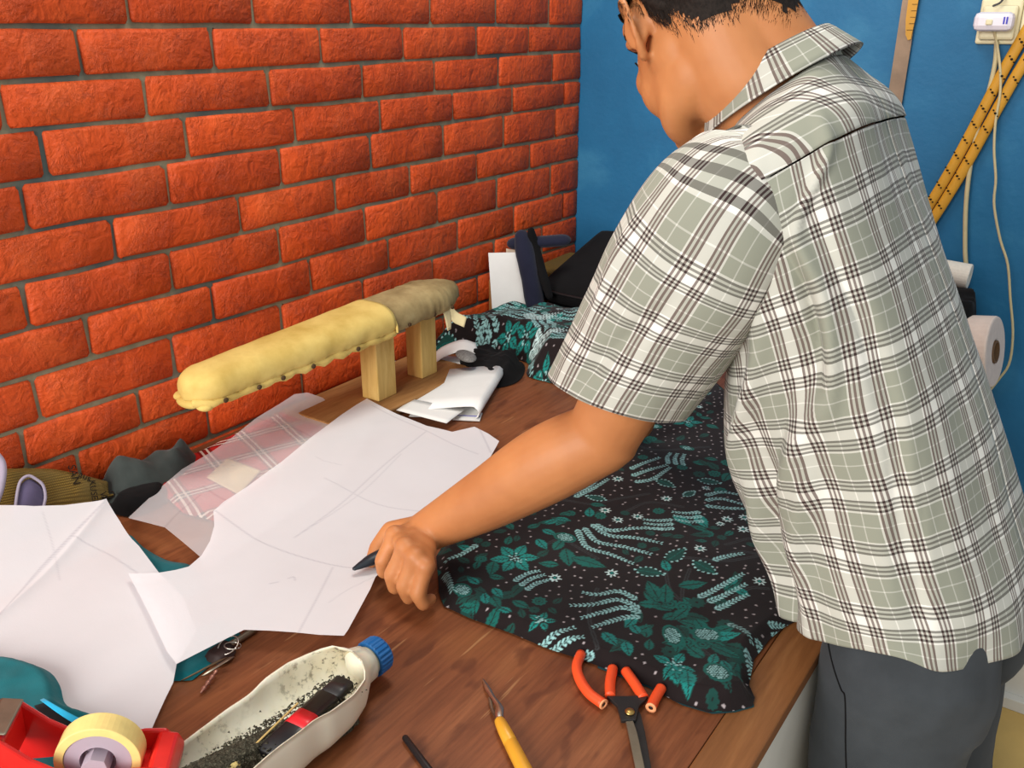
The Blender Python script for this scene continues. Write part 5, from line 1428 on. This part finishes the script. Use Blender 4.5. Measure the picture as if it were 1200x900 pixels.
    hl_, th = hand_parts('L'); hr_, _ = hand_parts('R'); P += hl_ + hr_
    body = remesh(P, 'body', .0031, M['skin'], man, 5, .5)
    # eyes, brows, nails
    for s in (-1, 1):
        mk('eye', *ell_vf(H(.074, s * .031, .019), (.0105, .0115, .0075), HM), simple('eye_white', (220, 214, 205), .2, .5, .02), man)
        v, f = tube_vf([H(.088, s * .014, .036), H(.088, s * .030, .041), H(.074, s * .050, .036)], [.003, .0035, .002], 8, .6, steps=8); mk('eyebrow', v, f, M['hair'], man)
        v, f = tube_vf([H(.087, s * .020, .019), H(.086, s * .032, .018), H(.078, s * .044, .020)], [.0012, .0016, .001], 6, 1, steps=8); mk('eyelash', v, f, M['hair'], man)
    # hair: skull cap with a cut nape line, plus short strands along it
    def hairline(y, x):     # lowest z in head space at lateral y, forward x
        return None
    cap_pts = []; nu, nv = 72, 40; rings = []
    C0 = np.array([-.018, 0, .045]); rad = np.array([.099, .082, .091])
    def keep(p):
        x, y, z = p; a = abs(y)
        if x < -.045: return z > -.060 + .62 * abs(a - .042) + max(0, x + .085) * .9
        lim = np.interp(x, [-.12, -.085, -.05, -.03, -.012, .003, .010, .03, .06, .09], [-.055, -.050, -.040, -.012, .030, .034, -.010, .030, .065, .085])
        return z > lim
    V = []; F = []; idx = {}
    for i in range(nv + 1):
        ph = math.pi * i / nv
        for j in range(nu):
            th = 2 * math.pi * j / nu
            V.append(C0 + rad * np.array([math.cos(th) * math.sin(ph), math.sin(th) * math.sin(ph), math.cos(ph)]))
    for i in range(nv):
        for j in range(nu):
            q = [i * nu + j, i * nu + (j + 1) % nu, (i + 1) * nu + (j + 1) % nu, (i + 1) * nu + j]
            if all(keep(V[k] * (1 + 0)) for k in q): F.append(tuple(q))
    from mathutils.bvhtree import BVHTree
    bpy.context.view_layer.update()
    bo = Vector(parent_origin(man)); bv = BVHTree.FromObject(body, bpy.context.evaluated_depsgraph_get())
    def onhead(q):
        """surface point and normal of the head in the direction of head-space point q"""
        c = H(*C0); w_ = H(*q); d = unit(w_ - c)
        h = bv.ray_cast(Vector(c + d * .20) - bo, Vector(-d))
        if h[0] is None: return w_, d
        return np.array(h[0] + bo), np.array(h[1])
    def hsp(p): return HM.T @ (p - HO)
    V = []; F = []; nu, nv = 96, 60
    for i in range(nv + 1):
        ph = math.pi * i / nv
        for j in range(nu):
            th = 2 * math.pi * j / nu
            V.append(onhead(C0 + rad * np.array([math.cos(th) * math.sin(ph), math.sin(th) * math.sin(ph), math.cos(ph)])))
    for i in range(nv):
        for j in range(nu):
            q = [i * nu + j, i * nu + (j + 1) % nu, (i + 1) * nu + (j + 1) % nu, (i + 1) * nu + j]
            if all(keep(hsp(V[k][0]) - (0, 0, .007)) for k in q): F.append(tuple(q))
    W_ = []
    for p, nn in V:
        hp = hsp(p); lo_ = hp.copy(); lo_[2] -= .030
        th_ = .0045 if keep(lo_) else .0012
        W_.append(p + unit(p - H(*C0)) * th_ * (1 + .3 * noise.noise(Vector(p * 90))))
    W_ = np.array(W_)
    used = sorted({k for q in F for k in q}); mp = {k: i for i, k in enumerate(used)}
    hair = mk('hair', W_[used], [tuple(mp[k] for k in q) for q in F], M['hair'], man)
    rr = random.Random(9); V = []; F = []
    for _ in range(60000):
        u = np.array([rr.gauss(0, 1), rr.gauss(0, 1), rr.gauss(0, 1)]); u /= np.linalg.norm(u)
        if u[0] > .6 and u[2] < .2: continue
        p, nn = onhead(C0 + rad * u)
        q = hsp(p)
        if q[2] > .05 and rr.random() < .75: continue
        q[2] += rr.gauss(0, .0045)
        if not keep(q): continue
        if np.linalg.norm(p - H(*C0)) > .135: continue
        nr = unit(p - H(*C0)); dn = -hu if u[2] < .6 else unit(np.array([rr.uniform(-1, 1), rr.uniform(-1, 1), 0]))
        dn = unit(dn - nr * np.dot(dn, nr)) + nr * rr.uniform(.15, .45) + np.array([rr.gauss(0, .15) for _ in range(3)])
        L = rr.uniform(.004, .010); sd = unit(np.cross(dn, nr)) * .0003; k = len(V); p = p + nr * .0005
        V += [p - sd, p + sd, p + dn * L]; F.append((k, k + 1, k + 2))
    st = mk('hair_strands', V, F, M['hair'], hair, smooth=False); st['kind'] = 'stuff'
    # sideburn
    # ---- trousers
    T = []
    T.append(limb([np.array([1.118, YM - .06, .91]), np.array([1.135, YM - .065, .84]), np.array([1.150, YM - .075, .74])], [.076, .086, .088], 28, 14))
    T.append(limb([np.array([1.118, YM + .06, .91]), np.array([1.137, YM + .065, .84]), np.array([1.165, YM + .075, .74])], [.080, .090, .090], 28, 14))
    T.append(limb([np.array([1.118, YM, .91]), np.array([1.140, YM, .80])], [.082, .090], 28, 8))
    for s, kx in ((-1, 1.142), (1, 1.175)):
        T.append(limb([np.array([1.138, YM + s * .082, .78]), np.array([(1.13 + kx) / 2, YM + s * .090, .62]), np.array([kx, YM + s * .09, .45]), np.array([kx + .02, YM + s * .09, .28]), np.array([kx + .032, YM + s * .09, .07])], [.090, .084, .078, .072, .066], 28, 30))
    def wr(co):
        z = co[:, 2]; n = fbm(co[:, 0] + co[:, 1], z, 14, 3, 2) - .5
        d = co - np.array([1.16, YM, 0]); d[:, 2] = 0; L = np.linalg.norm(d, axis=1)[:, None] + 1e-6
        return co + d / L * (n * .010)[:, None]
    tr = remesh(T, 'trousers', .0065, M['trouser'], man, 5, .5, wr)
    # pocket seam
    ps = []
    for u, v in ((969, 735), (972, 760), (978, 785), (986, 808), (990, 815), (991, 840), (991, 870), (992, 905)):
        ps.append(aty(u, v, YM - .185))
    def to_surface(pts, obj, off=.001):
        me = obj.data; o0 = Vector(parent_origin(man)); out = []
        from mathutils.bvhtree import BVHTree
        bv = BVHTree.FromObject(obj, bpy.context.evaluated_depsgraph_get())
        for p in pts:
            d = Vector(np.asarray(p) - CAM).normalized(); hit = bv.ray_cast(Vector(CAM) - o0, d)
            if hit[0] is not None: out.append(np.array(hit[0] + o0) + np.array(hit[1]) * off)
        return out
    bpy.context.view_layer.update()
    q = to_surface(crs(ps, 30), tr, .0003)
    if len(q) > 4: tube('pocket_seam', q, .0010, M['black_cloth'], tr, n=6)
    # ---- shoes
    for s, kx in ((-1, 1.142), (1, 1.175)):
        v1 = limb([np.array([kx + .055, YM + s * .09, .05]), np.array([kx - .04, YM + s * .092, .048]), np.array([kx - .15, YM + s * .10, .032])], [.046, .046, .032], 20, 16)
        V_, F_ = v1; V_[:, 2] = np.maximum(V_[:, 2], .0025); mk('shoe', V_, F_, M['black_plastic'], man)
    # ---- shirt
    # ring controls: centre x, z; axis tilt; half depth back, half depth front, half width, u-scale
    # (cx, cz, tilt deg, front, back, halfwidth, cy)
    R = [(1.116, .822, 4, .130, .128, .174, YM),
         (1.110, .862, 6, .142, .122, .170, YM),
         (1.092, .930, 11, .170, .108, .164, YM),
         (1.066, 1.010, 17, .184, .100, .166, YM),
         (1.036, 1.090, 23, .170, .092, .172, YM),
         (1.004, 1.165, 27, .135, .086, .180, YM),
         (.974, 1.225, 31, .112, .084, .192, YM),
         (.950, 1.270, 35, .098, .086, .196, YM),
         (.930, 1.305, 38, .082, .090, .180, YM),
         (.915, 1.335, 40, .070, .076, .134, YM),
         (.905, 1.358, 41, .060, .066, .076, YM)]
    Rr = crs([list(r) for r in R], 150); nth = 220
    rings = []; UV = []; vlen = 0; prev = None
    th = np.linspace(0, 2 * math.pi, nth + 1)
    for i, (cx, cz, tl, fr, bk, hw, cy) in enumerate(Rr):
        t = math.radians(tl); D = np.array([-math.cos(t), 0, -math.sin(t)]) if False else np.array([-math.cos(t), 0, -math.sin(t)])
        c = np.array([cx, cy, cz]); frac = i / 149
        # th=0 at spine (back), increasing towards the left flank (-y), pi = front
        cb, sb = np.cos(th), np.sin(th); ex = .82
        dep = np.where(cb > 0, -np.abs(cb) ** ex * bk, np.abs(cb) ** ex * fr)
        wid = -np.sign(sb) * np.abs(sb) ** ex * hw
        p = c + dep[:, None] * D + wid[:, None] * np.array([0, 1.0, 0])
        if prev is not None: vlen += np.linalg.norm(c - prev)
        prev = c
        # arc length
        seg = np.linalg.norm(np.diff(p, axis=0), axis=1); ul = np.concatenate([[0], np.cumsum(seg)])
        uu = ul / ul[-1] * 1.04
        vv = np.full(nth + 1, vlen)
        # folds
        nrm = np.stack([dep / max(fr, bk), wid / hw], 1); nrm /= np.linalg.norm(nrm, axis=1)[:, None] + 1e-9
        outd = nrm[:, :1] * D + nrm[:, 1:] * np.array([0, 1.0, 0])
        U = th / (2 * math.pi) * 1.04; Vv = np.full_like(U, vlen)
        f = 0
        # long diagonal pulls from the armpit to the hem
        a = fbm(U, Vv, 8, 41, 3, .28, .35); b_ = fbm(U, Vv, 5, 17, 2, .4, -.6)
        f = f + .026 * (a - .5) + .020 * (b_ - .5)
        rid = np.abs(fbm(U, Vv, 10, 77, 2, .22, .25) - .5) * 2; f = f - .010 * (1 - rid) ** 4 * ss((U - .10) / .1) * (1 - ss((U - .46) / .08))
        # big fold from armpit downward
        for (u0, v0, u1, v1, wd, am) in ((.215, .40, .335, .12, .014, .010), (.245, .42, .275, .20, .011, -.009), (.30, .40, .40, .16, .016, .010), (.27, .30, .33, .02, .012, .008), (.17, .36, .21, .05, .016, -.007), (.34, .22, .37, .02, .014, -.009), (.375, .20, .40, .0, .014, .009), (.13, .50, .22, .44, .010, .006)):
            k = np.clip((Vv - v1) / (v0 - v1), 0, 1); uc = u1 + (u0 - u1) * k + .008 * np.sin(k * 6)
            f = f + 1.5 * am * np.exp(-((U - uc) / wd) ** 2) * np.sin(math.pi * np.clip((Vv - v1 + .05) / (v0 - v1 + .1), 0, 1))
        hemf = max(0, 1 - frac / .12); f = f + hemf * .006 * np.sin(U * 38)
        f = np.asarray(f) * (1 - .75 * float(ss((frac - .72) / .2)))
        # seam closure (front middle, hidden): blend
        blend = np.minimum(1, np.minimum(th, 2 * math.pi - th) / .25); f = f * blend
        p = p + outd * f[:, None]
        rings.append(p); UV.append(np.stack([uu, vv], 1))
    # hem drops: slightly lower at the middle of back & front
    base = [(0, 0)]
    for i in range(22):
        k = (1 - i / 22) ** 2; rings[i] = rings[i] + np.stack([0 * th, 0 * th, -.016 * k * (np.abs(np.cos(th)) ** 2) + .014 * k * np.exp(-((th - 1.45) / .25) ** 2)], 1)
    yi = 112
    def shell(name, i0, i1, uvf=None, th_=.0016):
        V, F = loft(rings[i0:i1], cap=False, closed=False); uv = np.vstack(UV[i0:i1])
        if uvf: uv = uvf(V, uv)
        o = mk(name, V, F, M['plaid'], shirt, uv=uv); s = o.modifiers.new('s', 'SOLIDIFY'); s.thickness = th_; s.offset = -1
        return o
    shirt = empty('shirt', (0, 0, 0)); shirt.parent = man; shirt.location = -Vector(man.location) + Vector((1.05, YM, 1.1))
    shell('shirt_body', 0, yi + 1)
    # yoke: check runs across the shoulders
    def yuv(V, uv): return np.stack([(V[:, 1] - YM) * 1.0 + .3, uv[:, 1] * 1.0 + .02], 1) @ np.array([[math.cos(.15), math.sin(.15)], [-math.sin(.15), math.cos(.15)]])
    for i in range(yi, len(rings)):
        pass
    # raise the yoke a little over the body panel
    sv = rings[yi:]; rings_y = [r + (np.array([.0, 0, .0022])) for r in sv]
    V, F = loft(rings_y, cap=False, closed=False); uv = np.vstack(UV[yi:]); o = mk('yoke', V, F, M['plaid'], shirt, uv=yuv(V, uv)); s = o.modifiers.new('s', 'SOLIDIFY'); s.thickness = .0024; s.offset = -1
    # ---- sleeves
    def sleeve(SH, EL, s, name, hemr, ln, seed, hem_dir=None):
        ax = unit(EL - SH); top = SH + np.array([.004, -s * .050, .004]); end = SH + ax * ln
        n, m = 70, 120; rg = []; uvs = []; vl = 0; pr = None
        mid = SH + ax * .06
        ctr = crs([list(top) + [.052, .064], list(SH + np.array([0, -s * .008, .000])) + [.068, .080], list(SH + ax * .07) + [.074, .090], list(SH + ax * .14) + [.074, .088], list(end) + [hemr * .93, hemr * 1.08]], n)
        Np = None
        for i in range(n):
            c = ctr[i, :3]; T = unit(ctr[min(i + 1, n - 1), :3] - ctr[max(i - 1, 0), :3])
            if i > n * .55: T = unit(T * .6 + ax * .4)
            if s < 0:
                vw = unit(SH + ax * .2 - CAM); kk = .55 * float(ss((i / n - .35) / .6)); T = unit(T - vw * np.dot(T, vw) * kk); T = unit(T + np.cross(vw, T) * math.tan(math.radians(-13)) * kk / .55)
            A = unit(np.cross(T, (0, 1, 0)))            # forward/back direction in the x-z plane
            Bv = unit(np.cross(T, A))
            a = np.linspace(0, 2 * math.pi, m + 1); r1, r2 = ctr[i, 4], ctr[i, 3]
            if pr is not None: vl += np.linalg.norm(c - pr)
            pr = c; U = a / (2 * math.pi) * .52; Vv = np.full_like(U, vl)
            f = .012 * (fbm(U, Vv, 11, seed, 3, .35, .3) - .5) + .008 * (fbm(U, Vv, 9, seed + 3, 2, .3, -.5) - .5)
            k = i / (n - 1)
            for (u0, v0, u1, v1, wd, am) in ((.10, .10, .16, .30, .012, -.008), (.20, .06, .17, .22, .012, .006), (.38, .08, .33, .28, .014, -.007), (.43, .02, .40, .2, .012, .007)):
                kk = np.clip((Vv - v0) / (v1 - v0), 0, 1); uc = u0 + (u1 - u0) * kk; f = f + am * np.exp(-((U - uc) / wd) ** 2) * np.sin(math.pi * kk) 
            f = f * np.minimum(1, np.minimum(a, 2 * math.pi - a) / .3)
            p = c + (np.cos(a) * (r1 + f))[:, None] * A + (np.sin(a) * (r2 + f))[:, None] * Bv
            rg.append(p); uvs.append(np.stack([U + .01, Vv + .013], 1))
        V, F = loft(rg, cap=False, closed=False); o = mk(name, V, F, M['plaid'], shirt, uv=np.vstack(uvs)); sm = o.modifiers.new('s', 'SOLIDIFY'); sm.thickness = .0020; sm.offset = -1
        # hem fold
        return o
    sleeve(SHL, ELL + np.array([-.01, 0, 0]), -1, 'sleeve', .077, .242, 5)
    sleeve(SHR, ELR, 1, 'sleeve', .074, .215, 25)
    # ---- collar: stand + turned-down leaf round the neck
    cN = np.array([.893, YM, 1.372]); axn = unit(np.array([-.50, .03, .86])); Xn = unit(np.cross((0, 1, 0), axn)); 
    Xn = unit(np.array([.86, 0, .50])); Yn = np.array([0, -1.0, 0])
    n = 90; V = []; UVc = []; rows = 12
    angs = np.linspace(-2.75, 2.75, n)
    for i, a in enumerate(angs):
        back = .5 + .5 * math.cos(a)
        for r in range(rows):
            t = r / (rows - 1)
            if t < .4: h = t / .4; rad_ = .066 - .004 * h; z = -.008 + .036 * h
            else: h = (t - .4) / .6; rad_ = .0625 + .004 * math.sin(min(1, h * 6) * math.pi / 2) + .020 * h ** 1.3; z = .0285 + .002 * math.sin(h * 3.14) - (.036 + .010 * (1 - back)) * h
            p = cN + Xn * (rad_ * 1.08 * math.cos(a)) + Yn * (rad_ * .98 * math.sin(a)) + axn * (z + .006 * back)
            V.append(p); UVc.append((a * .075 + .3, t * .085 + .01))
    F = [(i * rows + r, (i + 1) * rows + r, (i + 1) * rows + r + 1, i * rows + r + 1) for i in range(n - 1) for r in range(rows - 1)]
    o = mk('collar', V, F, M['plaid'], shirt, uv=np.array(UVc)); s = o.modifiers.new('s', 'SOLIDIFY'); s.thickness = .0022; s.offset = 0
    # thing held in the left hand
    g = thm = None
    a, b, c = atz(416, 666, TZ + .028), atz(437, 655, TZ + .032), atz(462, 643, TZ + .034)
    ch = tube('marking_pen', [a, a * .6 + b * .4, b, c], [.0035, .0065, .0095, .0095], simple('blue_black_plastic', (30, 38, 46), .4, .4, .2, 60), None, n=14, flat=.7, steps=12)
    tag(ch, 'short dark marking tool held in the man\'s left hand', 'marker')
build_man()
